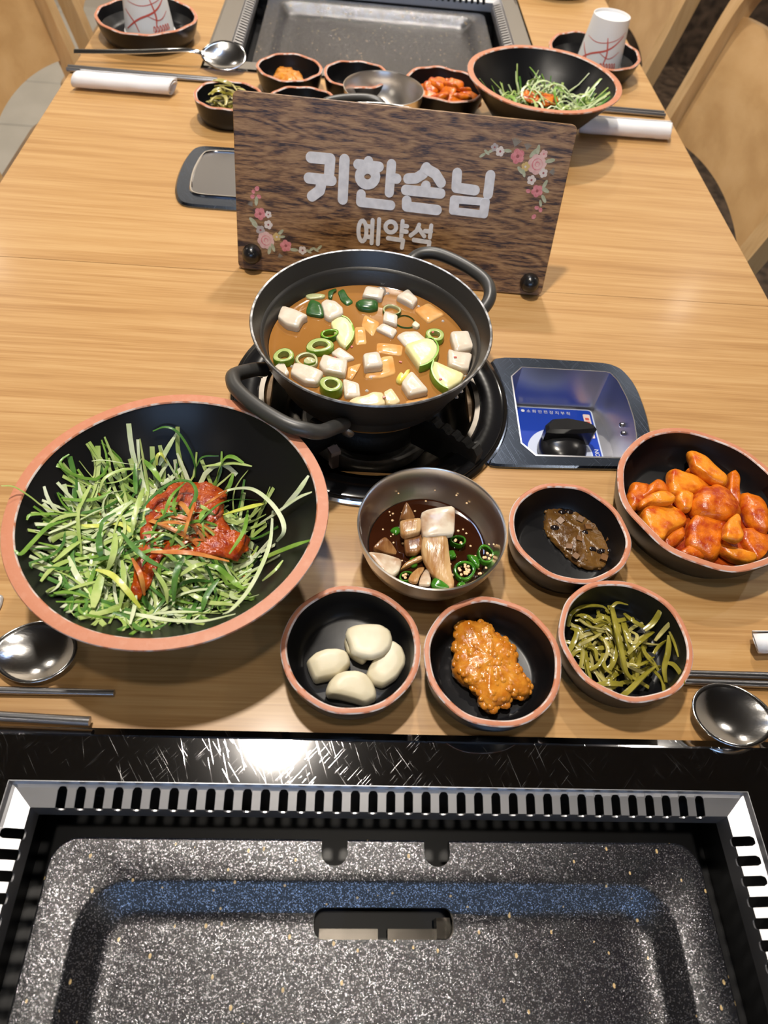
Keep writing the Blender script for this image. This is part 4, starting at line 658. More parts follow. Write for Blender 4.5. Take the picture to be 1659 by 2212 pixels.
for i, (lb_, o, h) in enumerate(ZUCCHINI):
    h *= 1e-4; o = [T(p) for p in o]; cx_ = sum(p[0] for p in o) / len(o); cy_ = sum(p[1] for p in o) / len(o); g2 = empty('zucchini_slice', (cx_, cy_, ZL - .005), 0, lb_, 'zucchini', 'zucchini slices in the stew')
    lo = [(x - cx_, y - cy_) for x, y in o]; b = MB(); b.pillow(lo, 0, .005 + h, CRISP, n=40, chk=(1, .12), amp=.0003, seed=i, tilt=(0, .02)); b.build('flesh', MT['zucflesh'], parent=g2, angle=60)
    arc = {0: (3, 9), 1: (3, 9), 2: (3, 8)}[i]; idx = list(range(arc[0], arc[1] + 1)) if i != 2 else [4, 5, 6, 7, 0]
    if i == 0: idx = [2, 3, 4, 5, 6, 7]
    if i == 1: idx = [2, 3, 4, 5, 6, 7, 8]
    P = [(lo[k][0], lo[k][1], (.005 + h) * .52) for k in idx]; b = MB(); b.tube(spline(P, 5), [.0008] + [(.005 + h) * .5] * (5 * (len(P) - 1) - 1) + [.0008], 8, flat=.20, nrm=(0, 0, 1)) if False else None
    S_ = spline(P, 5); nS = len(S_); vs = []
    for k, q in enumerate(S_):
        d = Vector((q.x, q.y, 0)).normalized(); e = .0009 if 0 < k < nS - 1 else .0001
        for dr, z in ((e * .2, .0003), (e, .0012), (e, (.005 + h) * .85), (e * .5, (.005 + h) * 1.005), (-.0011, (.005 + h) * 1.012)): vs.append((q.x + d.x * dr, q.y + d.y * dr, z + q.y * .02))
    b = MB(); b.add(vs, [(k * 5 + j, k * 5 + j + 1, (k + 1) * 5 + j + 1, (k + 1) * 5 + j) for k in range(nS - 1) for j in range(4)]); b.build('skin', MT['zucskin'], parent=g2, angle=70)
def ringfood(name, x, y, z0, r, st, ro, h, th, skin, flesh, label, cat, group, fill=0., tiltx=0.):
    g2 = empty(name, (x, y, z0), ro, label, cat, group); g2.rotation_euler = (tiltx, 0, ro); n = 28; w = lambda t, rad, z: (1 + .05 * math.sin(2 * t + x * 900) + .04 * math.sin(3 * t + y * 700), 0)
    def sq(b): b.v = [(vx, vy * st, vz) for vx, vy, vz in b.v]
    b = MB(); b.lathe([(r * .985, 0), (r, .0006), (r, h - .0008), (r * .97, h)], n, w); sq(b); b.build('skin', skin, parent=g2, angle=60)
    b = MB(); b.lathe([(r * .97, 0), (r * .965, h - .0002), (r * .9, h + .0002), (r * (1 - th), h - .0001), (r * (1 - th) * .97, h - .0010), (r * (1 - th) * .97, 0)], n, w); sq(b); b.build('flesh', flesh, parent=g2, angle=60)
    return g2
for i, (lb_, c, r, st, ro, h, kd) in enumerate(RINGS):
    c = T(c); r *= 1e-4; h *= 1e-3
    sk, fl = {'green': ('leekskin', 'leek'), 'pale': ('leekpale', 'leekpale'), 'stub': ('leekskin', 'leekpale'), 'dark': ('chili', 'leekskin'), 'darkpale': ('leekdark', 'leekpale'), 'darkthin': ('leekdark', 'leekdark')}[kd]
    ringfood('chili_ring' if kd == 'dark' else 'leek_ring', c[0], c[1], ZL - .003, r * 1.06, st, ro, .003 + h, {'green': .44, 'pale': .26, 'stub': .97, 'dark': .3, 'darkpale': .2, 'darkthin': .1}[kd], MT[sk], MT[fl], lb_, 'chili' if kd == 'dark' else 'leek', 'leek rings in the stew' if kd != 'dark' else None)
for i, (lb_, o, h) in enumerate(LEAF):
    nme, mt, ct_ = [('leek_leaf', 'leekdark', 'leek'), ('leek_leaf', 'leekdark', 'leek'), ('leek_leaf', 'leekdark', 'leek'), ('leek_leaf', 'leekpale', 'leek'), ('leek_leaf', 'leekdark', 'leek'), ('leek_sprout', 'yellow', 'leek'), ('garlic_chip', 'garlic', 'garlic')][i]
    food(nme, o, ZL - .003, .003 + h * 1e-4, MT[mt], lb_, ct_, chk=(2, .15), n=28, amp=.0004, seed=i + 40, prof=SOFT if i in (1, 5) else CRISP)
b = MB(); rr_ = random.Random(4)
for x, y, z in ((.0720, .4560, .0655), (.0755, .4000, .0650), (-.0080, .4250, .0590), (.0310, .3790, .0630), (.0890, .4270, .0650), (.0050, .4400, .0585), (.0450, .4250, .0585)): b.box((x, y, z), (.0022, .0016, .0007), rr_.uniform(0, 3))
tag(b.build('chili_flakes', MT['chiliflake'], smooth=False, origin=(.04, .43, .06)), 'red pepper flakes scattered over the stew', 'chili flakes', kind='stuff')

# ---------------------------------------------------------------- onions and chilies in soy sauce
b = MB(); b.lathe([(0, .0018), (.022, .0022), (.029, .0044), (.0380, .0118), (.0425, .0176), (.0427, .0182), (.041, .0178), (.02, .0178), (0, .0178)], 64); tag(b.build('soy_sauce', MT['soy'], origin=(0, 0, 0)), 'dark soy sauce pooled in the near steel bowl', 'sauce'); ob = col.objects['soy_sauce']; ob.location = (SB[0], SB[1], TZ)
for i, (lb_, o, z, t, k) in enumerate(ONION):
    z *= 1e-4; t *= 1e-4; tl = [(.1, .1), (.1, .1), (0, .5), (.1, .1), (.05, .22), (-.2, -.15), (-.35, .1), (.1, -.45), (.1, -.45), (.1, .2)][i]
    food('onion_piece', o, z - t, t, MT['onion%d' % k], lb_, 'onion', 'onion pieces in soy sauce', chk=(2, .12), amp=.0008, fr=70, seed=i + 70, n=32, dome=.0012 if i == 4 else .0004, tilt=tl)
for i, (lb_, c, r, st, ro, h) in enumerate(CHILI):
    c = T(c); r *= 1e-4; g2 = ringfood('chili_ring', c[0], c[1], .0185 if i != 2 else .0215, r, st, ro, h * 1e-3, .26, MT['chili'], MT['chili'], lb_, 'chili', 'chili rings in soy sauce', tiltx=.15)
    b = MB(); q = random.Random(i)
    for k in range((3, 13, 5, 3)[i]):
        a = q.uniform(0, 6.28); d = q.uniform(.2, .62) * r; b.lathe([(0, -.0009), (.0010, -.0002), (.0011, .0003), (0, .0009)], 7, c=(d * math.cos(a), d * math.sin(a) * st, h * 1e-3 - .0012))
    b.build('seeds', MT['seed'], parent=g2)['kind'] = 'stuff'
for i, (lb_, o, z, t) in enumerate(CHILIBIT): food('chili_piece', o, z * 1e-4 - t * 1e-4, t * 1e-4, MT['chili'], lb_, 'chili', 'chili chunks in soy sauce', chk=(2, .15), amp=.0007, seed=i + 90, n=24, prof=SOFT, tilt=(0, -.1))
b = MB(); q = random.Random(8)
for k in range(70):
    a = q.uniform(0, 6.28); d = .041 * math.sqrt(q.random()); x, y = SB[0] + d * math.cos(a), SB[1] + d * math.sin(a); zz = .0182 + (.006 if d < .02 and q.random() < .5 else 0)
    if q.random() < .2: d = q.uniform(.043, .047); x, y, zz = SB[0] + d * math.cos(a), SB[1] + d * math.sin(a), .0165 + (d - .038) * 1.3
    s_ = q.uniform(.0006, .0012); b.lathe([(0, -s_ * .5), (s_, -.1 * s_), (s_ * .8, s_ * .3), (0, s_ * .5)], 5, c=(x, y, zz))
tag(b.build('sesame_seeds', MT['seed'], origin=(SB[0], SB[1], .018)), 'chopped sesame and chili seeds floating on the soy sauce', 'seeds', kind='stuff')

# ---------------------------------------------------------------- radish kimchi
food('kimchi_sauce', KSAUCE, .0052, .0050, MT['chilisauce'], 'red chili juice under the radish kimchi in the near dish', 'sauce', prof=SOFT, amp=.001, n=48)
for i, (lb_, o, z, t) in enumerate(KIMCHI):
    z *= 1e-4; t *= 1e-4; food('radish_kimchi', o, max(.0056, z - t), max(t, z - .0056) if i in (7, 10, 2) else t, MT['kimchi2'] if i in (6, 7, 0, 8, 11, 1, 12) else MT['kimchi'], lb_, 'kimchi', 'radish kimchi pieces in the near dish', grow=1.10, prof=[(.72, 0), (.95, .10), (1, .36), (.97, .60), (.86, .84), (.70, .96), (.4, 1.02), (.1, 1.03)] if i in (2, 4, 5, 9, 14) else [(.80, 0), (.96, .10), (1, .34), (.985, .66), (.92, .90), (.84, .985), (.5, 1.0), (.1, 1.0)], chk=(1, .14), amp=.0019, fr=80, seed=i + 11, n=34, dome=.001, tilt=((i * 37 % 7 - 3) * .04, (i * 53 % 7 - 3) * .04))

# ---------------------------------------------------------------- garlic, pastes
for i, (lb_, o, z, t) in enumerate(GARLIC):
    z *= 1e-4; t *= 1e-4; food('garlic_clove', o, z, t, MT['garlic'], lb_, 'garlic', 'raw garlic cloves in the small dish', prof=[(.84, 0), (.97, .1), (1, .35), (.985, .62), (.90, .90), (.82, .985), (.45, 1.02), (.1, 1.03)], chk=(1, .13), amp=.0006, fr=60, seed=i + 31, n=44, tilt=((0, 0), (0, 0), (.05, .12), (0, .25), (.0, .22))[i])
def lumpy(name, out, z0, t, mat, label, cat, seed=0, amp=.0018, grains=70, gr=.0017, k=18, loc=None, sc_=1.):
    o = ccw([T(p) for p in out]); cx_ = sum(p[0] for p in o) / len(o); cy_ = sum(p[1] for p in o) / len(o); o = resample(chaikin(o, 1, .2), 90); n = 90; vs = []; fs = []; q = random.Random(seed)
    if loc: o = [((x - cx_) * sc_ + loc[0], (y - cy_) * sc_ + loc[1]) for x, y in o]; cx_, cy_ = loc
    prof = [(.94, 0), (1, .10), (1.0, .30), (.97, .50)] + [(.97 * math.cos(PI / 2 * u), .5 + .5 * math.sin(PI / 2 * u) ** .8) for u in (.12, .22, .32, .42, .52, .62, .72, .82, .9, .97)]
    for kx, z in prof:
        for x, y in o:
            X, Y, Z = cx_ + (x - cx_) * kx, cy_ + (y - cy_) * kx, z0 + t * z; d1 = noise.voronoi(Vector((X, Y, Z)) * 280)[0][0]; d2 = noise.noise(Vector((X, Y, Z)) * 110)
            e = amp * (.9 - 1.5 * d1 + .5 * d2) * (1 if z > .05 else 0); dx, dy = x - cx_, y - cy_; dl = math.hypot(dx, dy) + 1e-6; vs.append((X + dx / dl * e * .7 * min(1, kx * 1.3), Y + dy / dl * e * .7 * min(1, kx * 1.3), Z + e * (1 - .5 * kx)))
    m_ = len(prof)
    for l in range(m_ - 1):
        for i in range(n): j = (i + 1) % n; fs.append((l * n + i, l * n + j, (l + 1) * n + j, (l + 1) * n + i))
    fs += [tuple(range(n - 1, -1, -1)), tuple((m_ - 1) * n + i for i in range(n))]
    b = MB(); b.add(vs, fs)
    for _ in range(grains):
        i = q.randrange(3, m_ - 1) * n + q.randrange(n); x, y, z = vs[i]; r = gr * q.uniform(.6, 1.1); b.lathe([(0, -r * .6), (r, -.1 * r), (r * .86, r * .25), (r * .5, r * .45), (0, r * .52)], 9, c=(x, y, z - r * .48))
    return tag(b.build(name, mat, angle=80, origin=(cx_, cy_, z0)), label, cat)
lumpy('soybean_paste', PASTE, .0050, .0135, MT['soypaste'], 'lumpy orange soybean paste in the near small dish', 'paste', 3, grains=170, amp=.0020, gr=.0030)
lumpy('soybean_paste', PASTE, .0052, .0210, MT['soypaste'], 'orange soybean paste in the dish by the far grill', 'paste', 5, grains=50, loc=(-.092, 1.036), sc_=.98)
g2 = lumpy('bean_sauce', BEANSAUCE, .0050, .0050, MT['beansauce'], 'glossy brown bean sauce with chunks in the dish beside the steel bowl', 'sauce', 4, amp=.0022, grains=70, gr=.0021)
lx, ly, lz = g2.location; q = random.Random(9)
for kd, c in BEANBITS:
    c = T(c); b = MB()
    if kd == 'cube': b.box((0, 0, .0006), (q.uniform(.0040, .0056), q.uniform(.004, .005), .0036), q.uniform(0, 3), Matrix.Rotation(q.uniform(0, 3), 3, 'Z') @ Matrix.Rotation(q.uniform(-.4, .4), 3, 'X'))
    else: b.lathe([(0, -.0018), (.0024, -.0008), (.0028, .0006), (.0018, .0020), (0, .0026)], 14)
    o = b.build('mushroom_cube' if kd == 'cube' else 'black_bean', MT['mushroom'] if kd == 'cube' else MT['bean'], parent=g2, loc=(c[0] - lx, c[1] - ly, .0042)); 
    if kd == 'bean': o.rotation_euler = (q.uniform(-.5, .5), q.uniform(-.5, .5), 0); o.scale = (1.25, .9, .9)

# ---------------------------------------------------------------- shreds
def where(P, c, r, sides):
    '''length, bend and place of one strand in words'''
    P = [Vector(p) for p in P]; L = sum((b_ - a_).length for a_, b_ in zip(P, P[1:])); m = P[len(P) // 2]; bend = L / max(1e-6, (P[-1] - P[0]).length)
    d = math.hypot(m.x - c[0], m.y - c[1]) / r; k = int(((math.atan2(m.y - c[1], m.x - c[0]) + PI / 4) % (2 * PI)) / (PI / 2))
    return ('long' if L > .048 else 'medium' if L > .030 else 'short') + (' curled ' if bend > 1.25 else ' curved ' if bend > 1.05 else ' straight '), ('mid-heap' if d < .35 else 'half way down' if d < .75 else 'at the heap foot'), sides[k]
SIDES_BIG = ('steel bowl side', 'pot side', 'grill side', 'table edge side'); SIDES_FAR = ('table edge side', 'cup side', 'sign side', 'kimchi side'); SIDES_PK = ('chopstick side', 'bean sauce side', 'grill side', 'paste side')
SHC = {'wh': 'white', 'wg': 'white green', 'pl': 'pale green', 'gr': 'green', 'dg': 'dark green', 'ye': 'yellow green', 'or': 'sauce stained'}
def strand(name, pts, wd, mat, flat=.22, n=6, nrm=None, twist=0., label=None, cat=None, group=None, seg=4, tap=.45):
    S_ = spline(pts, seg); m_ = len(S_); R = [wd * (tap + (1 - tap) * min(1, 4 * i / m_, 4 * (m_ - 1 - i) / m_)) for i in range(m_)]; b = MB(); b.tube(S_, R, n, flat=flat, nrm=nrm, twist=twist)
    c = S_[m_ // 2]; return tag(b.build(name, mat, angle=70, origin=tuple(c)), label, cat, group)
HC = T(HEAPC)[:2]
HERO = {3: 'long pale scallion shred reaching over the rim of the large front bowl', 8: 'broad white scallion loop arching beside the chili sauce in the front bowl', 9: 'long white scallion shred curving down the pot side of the front bowl', 16: 'flat yellow green scallion ribbon on the front slope of the salad heap', 0: 'thin dark green scallion hook arching up behind the front salad heap', 10: 'straight white scallion stick leaning up the wall of the front bowl', 17: 'long white scallion shred lying along the front foot of the salad heap', 22: 'orange stained stick standing in the chili sauce of the front bowl', 20: 'thick pale leek stub hanging on the front slope of the salad heap', 23: 'dark green scallion loop around the chili sauce'}
for i, (k, wd, pts) in enumerate(SHREDS):
    q = random.Random(i); strand('scallion_shred', [T(p) for p in pts], wd * 1e-5 * .82, MT['sh' + k], flat=q.uniform(.14, .3), twist=q.uniform(-.8, .8), label=HERO.get(i) or '{0}{3} scallion shred, front bowl, {1}, {2}'.format(*where([T(p) for p in pts], HC, .062, SIDES_BIG), SHC[k]), cat='scallion', group=SHC[k] + ' scallion shreds, front bowl')
def bowlz(r): return .0066 if r < .04 else .0066 + (r - .04) / .054 * .062
def heap_strands(c, hc, n, rx, ry, h, seed, lab, grp, hw=1.0, mix=None, stuff=None, zlift=1.):
    """shreds piled on a dome inside a conical bowl; stuff collects them into one mesh builder"""
    q = random.Random(seed); kinds = mix or ['pl'] * 7 + ['wh'] * 5 + ['gr'] * 4 + ['dg'] * 3 + ['wg'] * 4 + ['ye']
    def surf(x, y):
        r = math.hypot(x - c[0], y - c[1]); e = ((x - hc[0]) / rx) ** 2 + ((y - hc[1]) / ry) ** 2
        return max(bowlz(r) + .0015, h * (1 - .62 * e))
    for i in range(n):
        a = q.uniform(0, 6.28); d = math.sqrt(q.random()) * .95; x, y = hc[0] + rx * d * math.cos(a), hc[1] + ry * d * math.sin(a); an = q.uniform(0, 6.28); L = q.uniform(.034, .080); cv = q.uniform(-1, 1) * (75 if q.random() < .5 else 30); P = []; m_ = 6; lf = q.uniform(.0005, .0075) * zlift; x -= math.cos(an) * L / 2; y -= math.sin(an) * L / 2
        for j in range(m_):
            r = math.hypot(x - c[0], y - c[1])
            if r > .088: x, y = c[0] + (x - c[0]) * .088 / r, c[1] + (y - c[1]) * .088 / r
            z = surf(x, y) + lf * (.25 + .75 * math.sin(PI * (j + .4) / m_)) - (.004 if stuff else 0); P.append((x, y, max(z, bowlz(math.hypot(x - c[0], y - c[1])) + .001))); x += math.cos(an) * L / m_; y += math.sin(an) * L / m_; an += cv * L / m_
        k = q.choice(kinds); wd = q.choice((.0009, .0012, .0015, .0019)) * hw
        if stuff is not None:
            stuff.mi = ('pl', 'gr', 'dg', 'wh').index(k) if k in ('pl', 'gr', 'dg', 'wh') else 0; S_ = spline(P, 2); stuff.tube(S_, wd, 5, flat=.25, twist=q.uniform(-1, 1))
        else: strand('scallion_shred', P, wd, MT['sh' + k], flat=q.uniform(.14, .3), twist=q.uniform(-1, 1), label='{0}{3} scallion shred, {4} bowl, {1}, {2}'.format(*where(P, hc, rx, lab[1]), SHC[k], lab[0]), cat='scallion', group=SHC[k] + ' ' + grp, seg=2)
HC = T(HEAPC)[:2]
sb = MB(); heap_strands(BB, HC, 420, .062, .062, .042, 77, '', '', mix=['pl', 'pl', 'pl', 'gr', 'dg', 'wh', 'wh'], stuff=sb)
tag(sb.build('scallion_heap', [MT['shpl'], MT['shgr'], MT['shdg'], MT['shwh']], angle=70, origin=(HC[0], HC[1], .006)), 'packed shredded scallions in the depth of the front salad bowl', 'scallions', kind='stuff')
heap_strands(BB, HC, 110, .062, .060, .043, 12, ('front', SIDES_BIG), 'scallion shreds, front bowl', zlift=.9)
FHC = (FBB[0] + .004, FBB[1] - .012)
sb = MB(); heap_strands(FBB, FHC, 380, .060, .060, .046, 78, '', '', mix=['pl', 'pl', 'gr', 'dg', 'wh'], stuff=sb)
tag(sb.build('scallion_heap', [MT['shpl'], MT['shgr'], MT['shdg'], MT['shwh']], angle=70, origin=(FHC[0], FHC[1], .006)), 'packed shredded scallions in the depth of the further salad bowl', 'scallions', kind='stuff')
heap_strands(FBB, FHC, 70, .066, .066, .049, 15, ('far salad', SIDES_FAR), 'scallion shreds, far bowl', hw=1.1, zlift=2.6, mix=['pl'] * 5 + ['wh'] * 5 + ['gr'] * 3 + ['wg'] * 4 + ['dg'])
# red sauce dropped on the heaps
def drape(name, pts, mat, label, thick=.0016, seed=0, shift=(0, 0, 0)):
    P = [Vector(T(p)) + Vector(shift) for p in pts]; n = 72; o2 = ccw([(p.x, p.y) for p in P]); cx_ = sum(p[0] for p in o2) / len(o2); cy_ = sum(p[1] for p in o2) / len(o2); zs = sum(p.z for p in P) / len(P)
    def zat(x, y):
        wsum = zz = 0
        for p in P: ww = 1 / (((p.x - x) ** 2 + (p.y - y) ** 2) + 1e-6); wsum += ww; zz += ww * p.z
        return zz / wsum
    o = [(x + .0035 * noise.noise(Vector((x, y, 3)) * 160), y + .0035 * noise.noise(Vector((x, y, 7)) * 160)) for x, y in resample(chaikin(o2, 2, .2), n)]; vs = []; fs = []; prof = [(1.0, -.6), (1.01, 0), (.97, .6), (.90, .9)] + [(k, 1.0 + .15 * (1 - k)) for k in (.8, .68, .56, .44, .32, .2, .08)]
    for kx, z in prof:
        for x, y in o:
            X, Y = cx_ + (x - cx_) * kx, cy_ + (y - cy_) * kx; vs.append((X, Y, zat(X, Y) + thick * z + .0030 * noise.noise(Vector((X, Y, seed)) * 110) + .0016 * noise.noise(Vector((X, Y, seed)) * 300)))
    m_ = len(prof)
    for l in range(m_ - 1):
        for i in range(n): j = (i + 1) % n; fs.append((l * n + i, l * n + j, (l + 1) * n + j, (l + 1) * n + i))
    fs += [tuple(range(n - 1, -1, -1)), tuple((m_ - 1) * n + i for i in range(n))]
    b = MB(); b.add(vs, fs); return tag(b.build(name, mat, angle=80, origin=(cx_, cy_, zs)), label, 'sauce')
drape('chili_sauce', SALADSAUCE, MT['chilisauce'], 'red chili sauce dropped on the front scallion salad', seed=2, shift=(0, 0, -.0026))
heap_strands(BB, (HC[0] + .016, HC[1] + .012), 30, .034, .032, .050, 91, ('front', SIDES_BIG), 'scallion shreds, front bowl', zlift=.5, mix=['or', 'or', 'or', 'gr', 'pl', 'dg'])
fs_ = [(FBB[0] + x, FBB[1] + y) for x, y in ((-.030, .002), (-.022, .014), (-.004, .018), (.014, .012), (.022, .000), (.018, -.014), (.006, -.022), (-.010, -.020), (-.024, -.012))]
drape('chili_sauce', [(x * 1e4, y * 1e4 - 120, 500) for x, y in fs_], MT['kimchi'], 'red chili sauce on the scallion salad behind the reserved sign', seed=6)
# pickled pepper strips
for i, (wd, pts) in enumerate(PICKLES):
    q = random.Random(i); strand('pickle_strip', [T(p) for p in pts], wd * 1e-5 * .62, MT['picklepale'] if i in (4, 12, 19, 23, 26) else MT['pickle'], flat=q.uniform(.28, .5), twist=q.uniform(-1.2, 1.2), tap=.8, label='{0}{3} pickle strip, near pickle dish, {1}, {2}'.format(*where([T(p) for p in pts], (.194, .199), .038, SIDES_PK), 'pale olive' if i in (4, 12, 19, 23, 26) else 'olive') if i else 'longest olive pickled pepper strip, running across the middle of the near pickle dish', cat='pickle', group='pickled pepper strips, near dish')
def loose_strips(c, R, n, h, seed, label, grp, mats, z0=.0055, wmul=1.):
    q = random.Random(seed)
    for i in range(n):
        a = q.uniform(0, 6.28); d = math.sqrt(q.random()) * R * .7; x, y = c[0] + d * math.cos(a), c[1] + d * math.sin(a); an = q.uniform(0, 6.28); cv = q.uniform(-50, 50); L = q.uniform(.022, .046); P = []; x -= math.cos(an) * L / 2; y -= math.sin(an) * L / 2; zb = z0 + h * q.random() * (1 - .6 * d / R)
        for j in range(5):
            r = math.hypot(x - c[0], y - c[1])
            if r > R: x, y = c[0] + (x - c[0]) * R / r, c[1] + (y - c[1]) * R / r
            P.append((x, y, zb + .003 * math.sin(PI * j / 4))); x += math.cos(an) * L / 5; y += math.sin(an) * L / 5; an += cv * L / 5
        mk_ = q.choice(mats); strand('pickle_strip', P, q.uniform(.0012, .0019) * wmul, MT[mk_], flat=q.uniform(.28, .5), twist=q.uniform(-1.2, 1.2), tap=.8, label=(label.format(*where(P, c, R, SIDES_PK if c[1] < .5 else ('kimchi side', 'spoon side', 'cover plate side', 'table edge side')), 'thin olive' if mk_ == 'pickle' else 'thin pale olive')), cat='pickle', group=grp, seg=2)
loose_strips((.190, .200), .037, 66, .007, 3, '{0}{3} pickle strip, near pickle dish, {1}, {2}', 'pickled pepper strips, near dish', ['pickle', 'pickle', 'picklepale'])
loose_strips((-.163, .940), .032, 40, .034, 4, '{0}{3} pickle strip, far dish, {1}, {2}', 'pickled pepper strips, far dish', ['pickle', 'picklepale'], wmul=1.5, z0=.012)
# far kimchi
q = random.Random(21)
for i in range(14):
    a = i * 2.4; d = .036 * math.sqrt((i + .5) / 14); x, y = .123 + d * math.cos(a), 1.026 + d * math.sin(a); r = q.uniform(.014, .021); n_ = 7; o = [(x + r * q.uniform(.7, 1.1) * math.cos(6.283 * k / n_ + a), y + r * q.uniform(.55, .9) * math.sin(6.283 * k / n_ + a)) for k in range(n_)]
    food('radish_kimchi', o, .012 + .016 * (1 - d / .036), q.uniform(.008, .012), MT['kimchi'], 'red kimchi piece in the far kimchi dish, {0} layer, {1}'.format(('top', 'top', 'middle', 'middle', 'outer')[min(4, int(i / 2.8))], ('bowl side', 'bowl and grill side', 'grill side', 'steel bowl side', 'sign side', 'sign and bowl side')[int((a % 6.2832) / 1.0472)]), 'kimchi', 'kimchi pieces in the far dish', prof=SOFT, amp=.002, fr=80, seed=i + 200, n=26, tilt=(q.uniform(-.4, .4), q.uniform(-.4, .4)))

# ---------------------------------------------------------------- the sign
sy = -math.radians(2.505); sg = empty('reserved_sign', (-.1140, .6195, .0006), 0, 'dark wooden reserved sign with white lettering and printed flowers behind the stew pot', 'sign')
lean = math.radians(18.5); sg.rotation_euler = (PI / 2 - lean, 0, sy)      # local x along the board, y up the board, z towards the diner
W_, H_ = .3171, .1585; th = .0042
b = MB(); b.prism(rrect(0, W_, .0006, H_, .006, 6), -th, 0, bev=.0006); b.build('board', MT['board'], parent=sg, angle=30)
b = MB(); ca, sa = math.cos(2 * lean), math.sin(2 * lean); q0 = (.080, -th - .0002); q1 = (.080 - .078 * ca, -th - .0002 - .078 * sa); e_ = (-sa * .003, ca * .003 * -1)
b.add([(x, y, z) for x in (.100, .217) for y, z in (q0, q1, (q1[0] - sa * .003, q1[1] - ca * -.003 - .006), (q0[0] + .002, q0[1] - .004))], [(0, 1, 2, 3), (7, 6, 5, 4), (0, 4, 5, 1), (1, 5, 6, 2), (2, 6, 7, 3), (3, 7, 4, 0)]); b.build('back_leg', MT['board'], parent=sg, smooth=False)
for x, y in STUDS:
    b = MB(); b.lathe([(.0098, -.0002), (.0098, .002), (.0092, .006), (.0072, .0100), (.0040, .0122), (0, .0128)], 28); b.build('rubber_stud', MT['rubber'], parent=sg, loc=(x * 1e-4, y * 1e-4, 0))
def stroke(b, pts, r, z):
    n = len(pts)
    if n > 10 and math.hypot(pts[0][0] - pts[-1][0], pts[0][1] - pts[-1][1]) < 1e-5:      # a closed ring
        p = ccw(pts[:-1]); o_, i_ = offset(p, -r), offset(p, r); m_ = len(p); vs = [(x, y, zz) for ring in (o_, i_) for zz in (0, z) for x, y in ring]
        for k in range(m_): j = (k + 1) % m_; b.add([vs[k], vs[j], vs[m_ + j], vs[m_ + k], vs[2 * m_ + k], vs[2 * m_ + j], vs[3 * m_ + j], vs[3 * m_ + k]], [(0, 1, 2, 3), (3, 2, 6, 7), (5, 4, 7, 6)])
        return z
    for (ax, ay), (bx, by) in zip(pts, pts[1:]):
        a = math.atan2(by - ay, bx - ax); o = [(ax + r * math.cos(a + PI / 2 + PI * i / 8), ay + r * math.sin(a + PI / 2 + PI * i / 8)) for i in range(9)] + [(bx + r * math.cos(a - PI / 2 + PI * i / 8), by + r * math.sin(a - PI / 2 + PI * i / 8)) for i in range(9)]
        b.prism(o, 0, z); z += .00004
    return z
for i, sts in enumerate(LETTERS):
    b = MB(); z = .00025
    for wd, s in sts: z = stroke(b, [T(p) for p in s], wd * .5e-4, z) + .00004
    c = T(sts[0][1][0]); b.v = [(x - c[0], y - c[1], zz) for x, y, zz in b.v]; b.build('letter', MT['letter'], parent=sg, smooth=False, loc=(c[0], c[1], .00003))
FM = {'pink': plain('pink_petal', (.55, .16, .19), (.66, .28, .30), scale=300, rough=.6), 'rose': plain('rose_petal', (.62, .38, .37), (.72, .50, .48), scale=200, rough=.6), 'white': plain('white_petal', (.66, .60, .58), rough=.6), 'grey': plain('grey_petal', (.40, .36, .36), rough=.6), 'yellow': plain('yellow_petal', (.58, .42, .17), rough=.6), 'leaf': plain('leaf_print', (.33, .36, .24), (.46, .48, .36), scale=200, rough=.6), 'spray': plain('spray_print', (.22, .20, .17), rough=.6), 'core': plain('flower_core', (.30, .09, .09), rough=.6)}
zf = .00012
def disc(b, x, y, r, z, n=12, sx=1., a=0.):
    vs = [(x + r * (math.cos(t) * sx * math.cos(a) - math.sin(t) * math.sin(a)), y + r * (math.cos(t) * sx * math.sin(a) + math.sin(t) * math.cos(a)), z) for t in [6.2832 * i / n for i in range(n)]]; b.add(vs, [tuple(range(n))])
for i, (k, c, r, a) in enumerate(FLOWERS):
    r *= 1e-4; c = T(c); b = MB(); zf += .000004; a = a + (0 if k in ('leaf', 'spray') else i)
    if k == 'leaf': disc(b, 0, 0, r * .46, 0, 10, 2.5, a); nme, mats = 'printed_leaf', [FM['leaf']]
    elif k == 'bud': disc(b, 0, 0, r, 0, 10, 1.2, a); nme, mats = 'printed_bud', [FM['pink']]
    elif k == 'spray':
        for j in range(-3, 4):
            an = a + j * .22; disc(b, math.cos(an) * r * .5, math.sin(an) * r * .5, r * .07, j * 1e-6, 6, 9, an)
        nme, mats = 'printed_sprig', [FM['spray']]
    else:
        n_ = 5 if k != 'rose' else 7
        for j in range(n_): t = 6.2832 * j / n_ + a; disc(b, math.cos(t) * r * .55, math.sin(t) * r * .55, r * .47, j * 2e-6, 12)
        if k == 'rose': 
            b.mi = 1; disc(b, 0, 0, r * .58, 2e-5, 16); b.mi = 0; disc(b, r * .05, 0, r * .50, 2.4e-5, 16); b.mi = 1; disc(b, 0, r * .03, r * .26, 2.8e-5, 12); b.mi = 0; disc(b, r * .03, 0, r * .18, 3.2e-5, 12)
        else: b.mi = 1; disc(b, 0, 0, r * .24, 2e-5, 10)
        nme, mats = 'printed_flower', [FM[k if k != 'rosy' else 'rose'], FM['core'] if k in ('pink', 'white', 'grey') else FM['pink']]
        if k == 'yellow': mats[1] = FM['white']
    b.build(nme, mats, parent=sg, smooth=False, loc=(c[0], c[1], zf))

